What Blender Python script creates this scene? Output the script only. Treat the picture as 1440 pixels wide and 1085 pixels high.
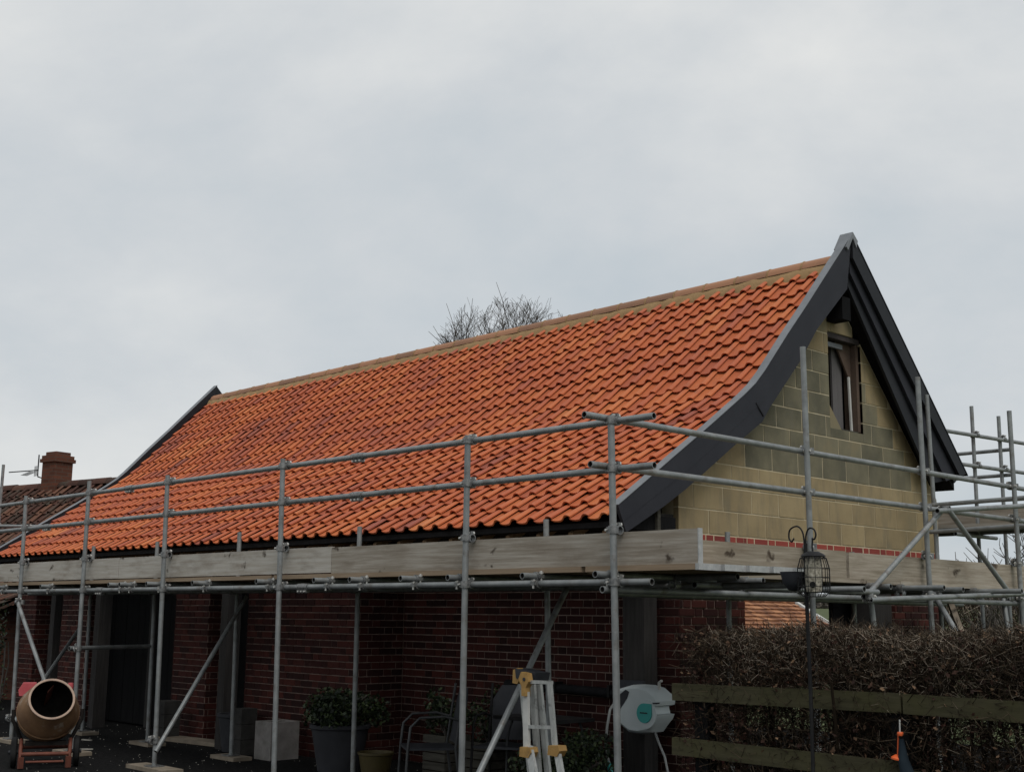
import bpy, math, random
import numpy as np
from mathutils import Vector, Matrix
random.seed(7)
rng = np.random.default_rng(7)
S = bpy.context.scene
COL = S.collection
for o in list(bpy.data.objects):
    bpy.data.objects.remove(o)

# ------------------------------------------------------------------ camera
RC = np.array([[0.6874, -0.1227, -0.7158], [0.7262, 0.1317, 0.6748], [0.0115, -0.9837, 0.1797]])
CAMP = np.array([5.778, -6.405, 1.6])
FPX = 1770.2
cam = bpy.data.cameras.new('camera')
cam.sensor_fit = 'HORIZONTAL'
cam.sensor_width = 36.0
cam.lens = 44.255
cam.clip_start = 0.05
cam.clip_end = 3000.0
cam_o = bpy.data.objects.new('camera', cam)
COL.objects.link(cam_o)
_r = Vector(RC[:, 0]).normalized()
_f = Vector(RC[:, 2]).normalized()
_u = _r.cross(_f).normalized()
_r = _f.cross(_u).normalized()
cam_o.matrix_world = Matrix(((_r.x, _u.x, -_f.x, CAMP[0]), (_r.y, _u.y, -_f.y, CAMP[1]), (_r.z, _u.z, -_f.z, CAMP[2]), (0, 0, 0, 1)))
S.camera = cam_o

# ------------------------------------------------------------------ sky and sun
SUN_EL, SUN_AZ = math.radians(56), math.radians(112)      # azimuth measured from +Y towards +X
W = bpy.data.worlds.new('World')
S.world = W
W.use_nodes = True
nt = W.node_tree
nt.nodes.clear()
n_out = nt.nodes.new('ShaderNodeOutputWorld')
n_mix = nt.nodes.new('ShaderNodeMixShader')
n_b1 = nt.nodes.new('ShaderNodeBackground')
n_b2 = nt.nodes.new('ShaderNodeBackground')
n_sky = nt.nodes.new('ShaderNodeTexSky')
n_sky.sky_type = 'NISHITA'
n_sky.sun_disc = False
n_sky.sun_elevation = SUN_EL
n_sky.sun_rotation = SUN_AZ
n_sky.air_density = 1.0
n_sky.dust_density = 3.0
n_b1.inputs[1].default_value = 0.09
nt.links.new(n_sky.outputs[0], n_b1.inputs[0])
tc = nt.nodes.new('ShaderNodeTexCoord')
mp = nt.nodes.new('ShaderNodeMapping')
mp.inputs['Location'].default_value = (3.1, 2.2, 0.3)
mp.inputs['Scale'].default_value = (1.0, 1.0, 1.8)
nt.links.new(tc.outputs['Generated'], mp.inputs[0])
nz = nt.nodes.new('ShaderNodeTexNoise')
nz.inputs['Scale'].default_value = 1.8
nz.inputs['Detail'].default_value = 8.0
nz.inputs['Roughness'].default_value = 0.56
nz.inputs['Distortion'].default_value = 0.15
nt.links.new(mp.outputs[0], nz.inputs['Vector'])
cr = nt.nodes.new('ShaderNodeValToRGB')
cr.color_ramp.elements[0].position = 0.33
cr.color_ramp.elements[0].color = (0.495, 0.565, 0.615, 1)
cr.color_ramp.elements[1].position = 0.68
cr.color_ramp.elements[1].color = (0.82, 0.825, 0.81, 1)
_e = cr.color_ramp.elements.new(0.5)
_e.color = (0.640, 0.672, 0.695, 1)
nt.links.new(nz.outputs['Fac'], cr.inputs[0])
nt.links.new(cr.outputs[0], n_b2.inputs[0])
n_b2.inputs[1].default_value = 1.0
n_mix.inputs[0].default_value = 0.93
nt.links.new(n_b1.outputs[0], n_mix.inputs[1])
nt.links.new(n_b2.outputs[0], n_mix.inputs[2])
nt.links.new(n_mix.outputs[0], n_out.inputs[0])

sun = bpy.data.lights.new('sun', 'SUN')
sun.energy = 1.45
sun.angle = math.radians(28)
sun.color = (1.0, 0.97, 0.93)
sun_o = bpy.data.objects.new('sun', sun)
COL.objects.link(sun_o)
_sd = Vector((math.sin(SUN_AZ) * math.cos(SUN_EL), math.cos(SUN_AZ) * math.cos(SUN_EL), math.sin(SUN_EL)))
sun_o.rotation_euler = (-_sd).to_track_quat('-Z', 'Y').to_euler()
sun_o.location = (0, 0, 30)

vs = S.view_settings
vs.view_transform = 'Standard'
vs.look = 'None'
vs.exposure = 0.0
vs.gamma = 1.0
vs.use_curve_mapping = False
S.cycles.max_bounces = 6
S.cycles.use_denoising = True

G = 0.04        # ground level

# ------------------------------------------------------------------ measuring helpers
def _ray(px, py):
    return RC @ np.array([px - 720.0, py - 542.5, FPX])
def onx(px, py, x):
    d = _ray(px, py); return CAMP + d * ((x - CAMP[0]) / d[0])
def ony(px, py, y):
    d = _ray(px, py); return CAMP + d * ((y - CAMP[1]) / d[1])
def onz(px, py, z):
    d = _ray(px, py); return CAMP + d * ((z - CAMP[2]) / d[2])
def atd(px, py, dep):
    return CAMP + _ray(px, py) / FPX * dep
def depth(p):
    return float((np.array(p) - CAMP) @ RC[:, 2])

# ------------------------------------------------------------------ materials
def mat(name, stops, scale=8.0, stretch=(1, 1, 1), rough=0.75, bump=0.15, bscale=40.0, attr=None,
        stain=None, metal=0.0, detail=6.0, spec=0.4, attr_amt=1.0, bdist=0.004):
    """stops: list of (pos, rgb) driven by noise, or by the 'rnd' attribute mixed with noise if attr."""
    m = bpy.data.materials.new(name)
    m.use_nodes = True
    t = m.node_tree
    b = t.nodes['Principled BSDF']
    b.inputs['Roughness'].default_value = rough
    b.inputs['Metallic'].default_value = metal
    b.inputs['Specular IOR Level'].default_value = spec
    geo = t.nodes.new('ShaderNodeNewGeometry')
    mpn = t.nodes.new('ShaderNodeMapping')
    mpn.inputs['Scale'].default_value = stretch
    t.links.new(geo.outputs['Position'], mpn.inputs[0])
    n1 = t.nodes.new('ShaderNodeTexNoise')
    n1.inputs['Scale'].default_value = scale
    n1.inputs['Detail'].default_value = detail
    n1.inputs['Roughness'].default_value = 0.6
    t.links.new(mpn.outputs[0], n1.inputs['Vector'])
    ramp = t.nodes.new('ShaderNodeValToRGB')
    els = ramp.color_ramp.elements
    els[0].position, els[0].color = stops[0][0], (*stops[0][1], 1)
    els[1].position, els[1].color = stops[-1][0], (*stops[-1][1], 1)
    for p, c in stops[1:-1]:
        e = els.new(p); e.color = (*c, 1)
    fac = n1.outputs['Fac']
    if attr:
        at = t.nodes.new('ShaderNodeAttribute')
        at.attribute_name = 'rnd'
        # fac = rnd*amt + (noise-0.5)*attr
        s1 = t.nodes.new('ShaderNodeMath'); s1.operation = 'SUBTRACT'; s1.inputs[1].default_value = 0.5
        t.links.new(n1.outputs['Fac'], s1.inputs[0])
        s2 = t.nodes.new('ShaderNodeMath'); s2.operation = 'MULTIPLY_ADD'
        t.links.new(s1.outputs[0], s2.inputs[0]); s2.inputs[1].default_value = attr
        t.links.new(at.outputs['Fac'], s2.inputs[2])
        fac = s2.outputs[0]
    t.links.new(fac, ramp.inputs[0])
    colour = ramp.outputs[0]
    if stain:
        scol, sscale, lo, hi, amt = stain[:5]
        n3 = t.nodes.new('ShaderNodeTexNoise')
        n3.inputs['Scale'].default_value = sscale
        n3.inputs['Detail'].default_value = 5
        n3.inputs['Roughness'].default_value = 0.65
        if len(stain) > 5:
            mp3 = t.nodes.new('ShaderNodeMapping'); mp3.inputs['Scale'].default_value = stain[5]
            t.links.new(geo.outputs['Position'], mp3.inputs[0]); t.links.new(mp3.outputs[0], n3.inputs['Vector'])
        else:
            t.links.new(geo.outputs['Position'], n3.inputs['Vector'])
        mr = t.nodes.new('ShaderNodeMapRange')
        mr.inputs[1].default_value, mr.inputs[2].default_value = lo, hi
        mr.inputs[4].default_value = amt
        t.links.new(n3.outputs['Fac'], mr.inputs[0])
        mx = t.nodes.new('ShaderNodeMixRGB')
        mx.inputs[2].default_value = (*scol, 1)
        t.links.new(mr.outputs[0], mx.inputs[0]); t.links.new(colour, mx.inputs[1])
        colour = mx.outputs[0]
    t.links.new(colour, b.inputs['Base Color'])
    if bump:
        n2 = t.nodes.new('ShaderNodeTexNoise')
        n2.inputs['Scale'].default_value = bscale
        n2.inputs['Detail'].default_value = 4
        t.links.new(mpn.outputs[0], n2.inputs['Vector'])
        bp = t.nodes.new('ShaderNodeBump')
        bp.inputs['Strength'].default_value = bump
        bp.inputs['Distance'].default_value = bdist
        t.links.new(n2.outputs['Fac'], bp.inputs['Height'])
        t.links.new(bp.outputs[0], b.inputs['Normal'])
    return m

def add_knots(m, stretch, scale, thr, colour=(0.035, 0.022, 0.014)):
    """dark knots on timber: small voronoi dots stretched along the grain"""
    t = m.node_tree
    b = t.nodes['Principled BSDF']
    src = b.inputs['Base Color'].links[0].from_socket
    geo = t.nodes.new('ShaderNodeNewGeometry')
    mpn = t.nodes.new('ShaderNodeMapping'); mpn.inputs['Scale'].default_value = stretch
    t.links.new(geo.outputs['Position'], mpn.inputs[0])
    nz_ = t.nodes.new('ShaderNodeTexNoise'); nz_.inputs['Scale'].default_value = 14
    t.links.new(geo.outputs['Position'], nz_.inputs['Vector'])
    ad = t.nodes.new('ShaderNodeMixRGB'); ad.blend_type = 'ADD'; ad.inputs[0].default_value = 0.25
    t.links.new(mpn.outputs[0], ad.inputs[1]); t.links.new(nz_.outputs['Color'], ad.inputs[2])
    v = t.nodes.new('ShaderNodeTexVoronoi'); v.inputs['Scale'].default_value = scale
    t.links.new(ad.outputs[0], v.inputs['Vector'])
    mr = t.nodes.new('ShaderNodeMapRange')
    mr.inputs[1].default_value, mr.inputs[2].default_value = thr * 0.35, thr
    mr.inputs[3].default_value, mr.inputs[4].default_value = 0.85, 0.0
    t.links.new(v.outputs['Distance'], mr.inputs[0])
    mx = t.nodes.new('ShaderNodeMixRGB'); mx.inputs[2].default_value = (*colour, 1)
    t.links.new(mr.outputs[0], mx.inputs[0]); t.links.new(src, mx.inputs[1])
    t.links.new(mx.outputs[0], b.inputs['Base Color'])

M = {}
M['tile'] = mat('clay_tile', [(0.0, (0.23, 0.075, 0.055)), (0.25, (0.35, 0.095, 0.052)), (0.55, (0.45, 0.118, 0.046)), (0.8, (0.51, 0.155, 0.055)), (1.0, (0.55, 0.21, 0.085))],
                scale=7, attr=0.5, rough=0.62, bump=0.2, bscale=60, stain=((0.16, 0.075, 0.05), 5.0, 0.56, 0.8, 0.5))
M['old_tile'] = mat('old_tile', [(0.0, (0.045, 0.026, 0.021)), (0.5, (0.085, 0.042, 0.032)), (1.0, (0.15, 0.075, 0.05))], scale=5, attr=0.6, rough=0.9, bump=0.4,
                    stain=((0.075, 0.075, 0.06), 3.0, 0.5, 0.7, 0.7))
M['far_tile'] = mat('far_tile', [(0.0, (0.14, 0.058, 0.03)), (0.5, (0.24, 0.10, 0.045)), (1.0, (0.42, 0.20, 0.095))], scale=3, attr=0.9, rough=0.9, bump=0.3)
M['ridge'] = mat('ridge_tile', [(0.2, (0.24, 0.13, 0.08)), (0.8, (0.36, 0.18, 0.10))], scale=6, attr=0.6, rough=0.8, bump=0.3)
M['mortar_bed'] = mat('ridge_mortar', [(0.25, (0.22, 0.135, 0.060)), (0.75, (0.34, 0.22, 0.105))], scale=6, rough=0.95, bump=0.6, bscale=35, bdist=0.01)
M['mortar'] = mat('brick_mortar', [(0.3, (0.15, 0.105, 0.09)), (0.7, (0.30, 0.225, 0.19))], scale=10, rough=0.95, bump=0.5)
M['block_mortar'] = mat('block_mortar', [(0.3, (0.36, 0.30, 0.185)), (0.7, (0.54, 0.47, 0.335))], scale=4, rough=0.95, bump=0.5)
M['brick'] = mat('red_brick_shaded', [(0.0, (0.022, 0.010, 0.0095)), (0.5, (0.040, 0.0135, 0.012)), (1.0, (0.066, 0.0195, 0.0155))], scale=14, attr=0.5, rough=0.85, bump=0.4, bscale=60)  # wall brick, darkened in colour for the shade under eave and deck
M['brick_lit'] = mat('red_brick_lit', [(0.0, (0.16, 0.030, 0.024)), (0.5, (0.23, 0.040, 0.030)), (1.0, (0.29, 0.055, 0.038))], scale=14, attr=0.5, rough=0.85, bump=0.4, bscale=60)  # gable band: same brick brightened in colour to look lit
M['block'] = mat('concrete_block', [(0.0, (0.105, 0.099, 0.070)), (0.35, (0.19, 0.172, 0.115)), (0.62, (0.245, 0.192, 0.110)), (1.0, (0.33, 0.262, 0.15))], scale=2.6, attr=0.95, rough=0.95, bump=0.5, bscale=70, bdist=0.003,
                 stain=((0.13, 0.122, 0.095), 2.2, 0.48, 0.75, 0.5, (4, 4, 0.8)))
M['tube'] = mat('galvanised_tube', [(0.25, (0.155, 0.166, 0.168)), (0.75, (0.29, 0.302, 0.300))], scale=9, rough=0.5, bump=0.12, metal=0.35, bscale=90,
                stain=((0.11, 0.085, 0.065), 6.0, 0.55, 0.72, 0.75))
M['tube_dark'] = mat('tube_bore', [(0.0, (0.02, 0.02, 0.02)), (1.0, (0.04, 0.035, 0.03))], rough=0.9, bump=0)
M['coupler'] = mat('steel_coupler', [(0.3, (0.10, 0.105, 0.11)), (0.7, (0.30, 0.30, 0.29))], scale=40, rough=0.45, metal=0.5, bump=0.2)
M['bright'] = mat('zinc_bolt', [(0.3, (0.45, 0.44, 0.42)), (0.7, (0.65, 0.64, 0.6))], scale=40, rough=0.4, metal=0.4, bump=0.1)
M['board_x'] = mat('scaffold_timber_x', [(0.2, (0.26, 0.225, 0.18)), (0.5, (0.38, 0.345, 0.295)), (0.8, (0.47, 0.445, 0.40))], scale=5, stretch=(0.35, 5, 7), rough=0.85, bump=0.35, bscale=18,
                   stain=((0.19, 0.155, 0.12), 2.2, 0.5, 0.72, 0.8, (0.7, 1, 2.5)), attr=1.3)
M['board_y'] = mat('scaffold_timber_y', [(0.2, (0.24, 0.205, 0.155)), (0.5, (0.36, 0.315, 0.255)), (0.8, (0.44, 0.405, 0.345))], scale=5, stretch=(5, 0.35, 7), rough=0.85, bump=0.35, bscale=18,
                   stain=((0.19, 0.15, 0.11), 2.2, 0.5, 0.72, 0.8, (1, 0.7, 2.5)), attr=1.3)
M['deck_edge'] = mat('deck_timber', [(0.2, (0.20, 0.145, 0.095)), (0.8, (0.34, 0.26, 0.185))], scale=5, stretch=(0.35, 5, 7), rough=0.9, bump=0.3)
add_knots(M['board_x'], (1.0, 0.4, 2.0), 2.6, 0.17)
add_knots(M['board_y'], (0.4, 1.0, 2.0), 2.6, 0.20)
M['oak'] = mat('oak', [(0.25, (0.026, 0.024, 0.024)), (0.75, (0.052, 0.049, 0.047))], scale=6, stretch=(6, 6, 0.5), rough=0.85, bump=0.5)
M['rafter'] = mat('rafter_timber', [(0.25, (0.13, 0.085, 0.05)), (0.75, (0.22, 0.15, 0.095))], scale=6, rough=0.85, bump=0.3)
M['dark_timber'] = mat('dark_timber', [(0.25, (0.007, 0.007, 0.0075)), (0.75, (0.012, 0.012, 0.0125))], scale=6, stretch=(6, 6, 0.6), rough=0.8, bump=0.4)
M['boarding'] = mat('window_boarding', [(0.2, (0.035, 0.030, 0.032)), (0.8, (0.085, 0.072, 0.07))], scale=5, stretch=(5, 5, 0.4), rough=0.85, bump=0.4)
M['grey_board'] = mat('grey_board', [(0.2, (0.075, 0.070, 0.072)), (0.8, (0.14, 0.13, 0.13))], scale=5, stretch=(5, 5, 0.4), rough=0.85, bump=0.4)
M['brown_board'] = mat('brown_board', [(0.2, (0.06, 0.040, 0.030)), (0.8, (0.11, 0.075, 0.055))], scale=5, rough=0.85, bump=0.4)
M['felt'] = mat('black_felt', [(0.3, (0.010, 0.010, 0.011)), (0.7, (0.02, 0.02, 0.022))], rough=0.8, bump=0.2)
M['barge'] = mat('slate_paint', [(0.3, (0.021, 0.022, 0.028)), (0.7, (0.029, 0.030, 0.037))], scale=3, rough=0.62, bump=0.1, spec=0.3)
M['barge_black'] = mat('black_paint', [(0.3, (0.014, 0.015, 0.018)), (0.7, (0.020, 0.021, 0.025))], scale=3, rough=0.55, bump=0.1, spec=0.3)
M['lead'] = mat('lead_sheet', [(0.25, (0.15, 0.16, 0.172)), (0.75, (0.225, 0.235, 0.25))], scale=5, rough=0.6, bump=0.3, bscale=25, metal=0.2)
M['white_trim'] = mat('white_trim', [(0.3, (0.42, 0.42, 0.40)), (0.7, (0.58, 0.58, 0.55))], rough=0.7, bump=0.1)
M['galv_edge'] = mat('galvanised_band', [(0.3, (0.33, 0.34, 0.34)), (0.7, (0.48, 0.48, 0.47))], scale=30, rough=0.55, metal=0.3, bump=0.3)
M['tarmac'] = mat('tarmac', [(0.3, (0.007, 0.007, 0.0075)), (0.55, (0.013, 0.013, 0.013)), (0.8, (0.032, 0.031, 0.030))], scale=22, rough=0.95, bump=0.6, bscale=90, spec=0.12, bdist=0.01,
                  stain=((0.22, 0.20, 0.17), 55, 0.70, 0.76, 0.8))
M['grass'] = mat('grass_field', [(0.3, (0.05, 0.065, 0.03)), (0.7, (0.11, 0.125, 0.06))], scale=0.8, rough=0.95, bump=0.8, bscale=6, spec=0.1)
M['lawn'] = mat('lawn', [(0.3, (0.10, 0.13, 0.055)), (0.7, (0.20, 0.22, 0.12))], scale=1.5, rough=0.95, bump=0.8, bscale=8, spec=0.1, stain=((0.42, 0.40, 0.36), 0.9, 0.55, 0.62, 0.8))
M['chip'] = mat('stone_chip', [(0.3, (0.3, 0.28, 0.24)), (0.7, (0.5, 0.48, 0.43))], rough=0.9, bump=0.1)
M['twig'] = mat('beech_twig', [(0.0, (0.010, 0.0075, 0.005)), (0.6, (0.031, 0.022, 0.014)), (0.86, (0.095, 0.070, 0.047)), (1.0, (0.52, 0.44, 0.35))], scale=2, attr=0.3, rough=0.8, bump=0)  # palest stop stands for glints of light on the twigs
M['dead_leaf'] = mat('dead_leaf', [(0.0, (0.020, 0.010, 0.008)), (0.7, (0.058, 0.028, 0.019)), (1.0, (0.28, 0.18, 0.11))], scale=2, attr=0.3, rough=0.7, bump=0)
M['bark'] = mat('grey_bark', [(0.3, (0.055, 0.048, 0.042)), (0.7, (0.10, 0.088, 0.078))], scale=8, rough=0.9, bump=0.3)
M['leaf'] = mat('evergreen_leaf', [(0.0, (0.006, 0.011, 0.005)), (0.6, (0.018, 0.030, 0.012)), (1.0, (0.06, 0.082, 0.030))], scale=3, attr=0.3, rough=0.5, bump=0)
M['rail'] = mat('mossy_rail', [(0.25, (0.035, 0.033, 0.020)), (0.75, (0.080, 0.073, 0.044))], scale=5, stretch=(0.4, 5, 6), rough=0.95, bump=0.4,
                stain=((0.062, 0.060, 0.026), 3.0, 0.45, 0.7, 0.6))
M['drum'] = mat('rusty_drum', [(0.2, (0.09, 0.045, 0.022)), (0.55, (0.19, 0.105, 0.05)), (0.9, (0.30, 0.195, 0.11))], scale=5, rough=0.8, bump=0.4, bscale=20,
                stain=((0.30, 0.26, 0.21), 7.0, 0.56, 0.68, 0.7))
M['drum_in'] = mat('drum_inside', [(0.3, (0.012, 0.011, 0.010)), (0.7, (0.03, 0.026, 0.024))], rough=0.95, bump=0.6)
M['drum_rim'] = mat('worn_rim', [(0.3, (0.30, 0.21, 0.16)), (0.7, (0.46, 0.33, 0.25))], scale=10, rough=0.7, bump=0.3)
M['red'] = mat('faded_red_paint', [(0.3, (0.40, 0.06, 0.07)), (0.7, (0.50, 0.10, 0.11))], scale=6, rough=0.55, bump=0.1)
M['orange'] = mat('orange_frame_paint', [(0.3, (0.09, 0.026, 0.016)), (0.7, (0.17, 0.052, 0.03))], scale=10, rough=0.7, bump=0.2)
M['rubber'] = mat('black_rubber', [(0.3, (0.010, 0.010, 0.010)), (0.7, (0.022, 0.022, 0.022))], rough=0.85, bump=0.2)
M['alu'] = mat('ladder_aluminium', [(0.25, (0.30, 0.31, 0.30)), (0.75, (0.50, 0.51, 0.49))], scale=12, stretch=(4, 4, 0.6), rough=0.5, metal=0.35, bump=0.2,
               stain=((0.10, 0.10, 0.095), 14, 0.55, 0.68, 0.7))
M['yellow'] = mat('yellow_plastic', [(0.3, (0.28, 0.16, 0.045)), (0.7, (0.42, 0.25, 0.08))], scale=20, rough=0.55, bump=0.1, stain=((0.14, 0.10, 0.06), 25, 0.58, 0.7, 0.7))
M['grey_plastic'] = mat('grey_plastic', [(0.3, (0.50, 0.555, 0.56)), (0.7, (0.56, 0.61, 0.615))], scale=4, rough=0.45, bump=0.05)
M['teal'] = mat('teal_plastic', [(0.3, (0.035, 0.31, 0.29)), (0.7, (0.045, 0.36, 0.33))], scale=6, rough=0.45, bump=0.05)
M['dark_plastic'] = mat('charcoal_plastic', [(0.3, (0.025, 0.027, 0.032)), (0.7, (0.045, 0.047, 0.053))], scale=6, rough=0.5, bump=0.05)
M['hose'] = mat('grey_hose', [(0.3, (0.24, 0.25, 0.25)), (0.7, (0.33, 0.34, 0.33))], rough=0.5, bump=0.05)
M['chair_tube'] = mat('chair_tube', [(0.3, (0.03, 0.032, 0.034)), (0.7, (0.06, 0.062, 0.064))], rough=0.5, metal=0.2, bump=0.05)
M['iron'] = mat('black_iron', [(0.3, (0.010, 0.010, 0.011)), (0.7, (0.02, 0.02, 0.02))], rough=0.6, bump=0.1, metal=0.2)
M['suet'] = mat('seed_and_suet', [(0.35, (0.10, 0.09, 0.07)), (0.6, (0.42, 0.39, 0.31)), (0.8, (0.6, 0.57, 0.49))], scale=55, rough=0.9, bump=0.5)
M['stone_dark'] = mat('dark_stone', [(0.3, (0.028, 0.027, 0.026)), (0.7, (0.055, 0.053, 0.05))], scale=7, rough=0.95, bump=0.5)
M['stone'] = mat('cast_stone', [(0.3, (0.15, 0.138, 0.13)), (0.7, (0.25, 0.235, 0.225))], scale=7, rough=0.95, bump=0.5, stain=((0.09, 0.09, 0.07), 4, 0.5, 0.7, 0.6))
M['pot'] = mat('grey_pot', [(0.3, (0.026, 0.027, 0.031)), (0.7, (0.04, 0.041, 0.047))], scale=5, rough=0.7, bump=0.2)
M['pot_yellow'] = mat('ochre_pot', [(0.3, (0.04, 0.030, 0.008)), (0.7, (0.07, 0.053, 0.016))], scale=5, rough=0.6, bump=0.2)
M['crate'] = mat('pale_crate', [(0.3, (0.04, 0.038, 0.032)), (0.7, (0.08, 0.076, 0.064))], scale=5, stretch=(0.5, 5, 6), rough=0.9, bump=0.4)
M['soil'] = mat('soil', [(0.3, (0.015, 0.011, 0.008)), (0.7, (0.03, 0.022, 0.016))], rough=1.0, bump=0.6)
M['sole'] = mat('sole_timber', [(0.3, (0.16, 0.13, 0.095)), (0.7, (0.28, 0.235, 0.18))], scale=5, rough=0.9, bump=0.4)
M['terracotta'] = mat('terracotta', [(0.3, (0.28, 0.10, 0.05)), (0.7, (0.40, 0.16, 0.08))], scale=5, rough=0.8, bump=0.2)
M['orange_bright'] = mat('orange_plastic', [(0.3, (0.62, 0.10, 0.025)), (0.7, (0.72, 0.13, 0.035))], rough=0.45, bump=0)
M['navy'] = mat('navy_cloth', [(0.3, (0.012, 0.018, 0.024)), (0.7, (0.022, 0.032, 0.04))], rough=0.9, bump=0.4)
M['wood_mass'] = mat('far_wood', [(0.0, (0.06, 0.052, 0.046)), (1.0, (0.15, 0.13, 0.11))], scale=0.1, attr=0.3, rough=1.0, bump=0)
def chimney_mat():
    m = bpy.data.materials.new('chimney_brick'); m.use_nodes = True
    t = m.node_tree; b = t.nodes['Principled BSDF']; b.inputs['Roughness'].default_value = 0.95
    geo = t.nodes.new('ShaderNodeNewGeometry')
    sp = t.nodes.new('ShaderNodeSeparateXYZ'); t.links.new(geo.outputs['Position'], sp.inputs[0])
    ad = t.nodes.new('ShaderNodeMath'); t.links.new(sp.outputs[0], ad.inputs[0]); t.links.new(sp.outputs[1], ad.inputs[1])
    cb = t.nodes.new('ShaderNodeCombineXYZ'); t.links.new(ad.outputs[0], cb.inputs[0]); t.links.new(sp.outputs[2], cb.inputs[1])
    br = t.nodes.new('ShaderNodeTexBrick'); t.links.new(cb.outputs[0], br.inputs['Vector'])
    br.inputs['Color1'].default_value = (0.085, 0.036, 0.025, 1); br.inputs['Color2'].default_value = (0.14, 0.055, 0.035, 1)
    br.inputs['Mortar'].default_value = (0.10, 0.065, 0.05, 1); br.inputs['Scale'].default_value = 1.0
    br.inputs['Brick Width'].default_value = 0.225; br.inputs['Row Height'].default_value = 0.075; br.inputs['Mortar Size'].default_value = 0.008
    t.links.new(br.outputs[0], b.inputs['Base Color'])
    return m
M['chimney'] = chimney_mat()
# matt, porous or weathered surfaces hardly shine
for k_, sp_ in (('brick', .12), ('mortar', .1), ('dark_timber', .05), ('oak', .1), ('felt', .08), ('tarmac', .04), ('stone_dark', .1), ('pot', .2), ('rafter', .15), ('soil', .05),
                ('leaf', .3), ('twig', .12), ('dead_leaf', .15), ('rail', .08), ('navy', .05), ('block', .15), ('board_x', .15), ('board_y', .15), ('deck_edge', .15), ('drum_in', .05),
                ('rubber', .1), ('crate', .1), ('chimney', .1), ('old_tile', .15), ('boarding', .1), ('iron', .2), ('dark_plastic', .2), ('barge', .2), ('barge_black', .2), ('tile', .25)):
    M[k_].node_tree.nodes['Principled BSDF'].inputs['Specular IOR Level'].default_value = sp_

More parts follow.
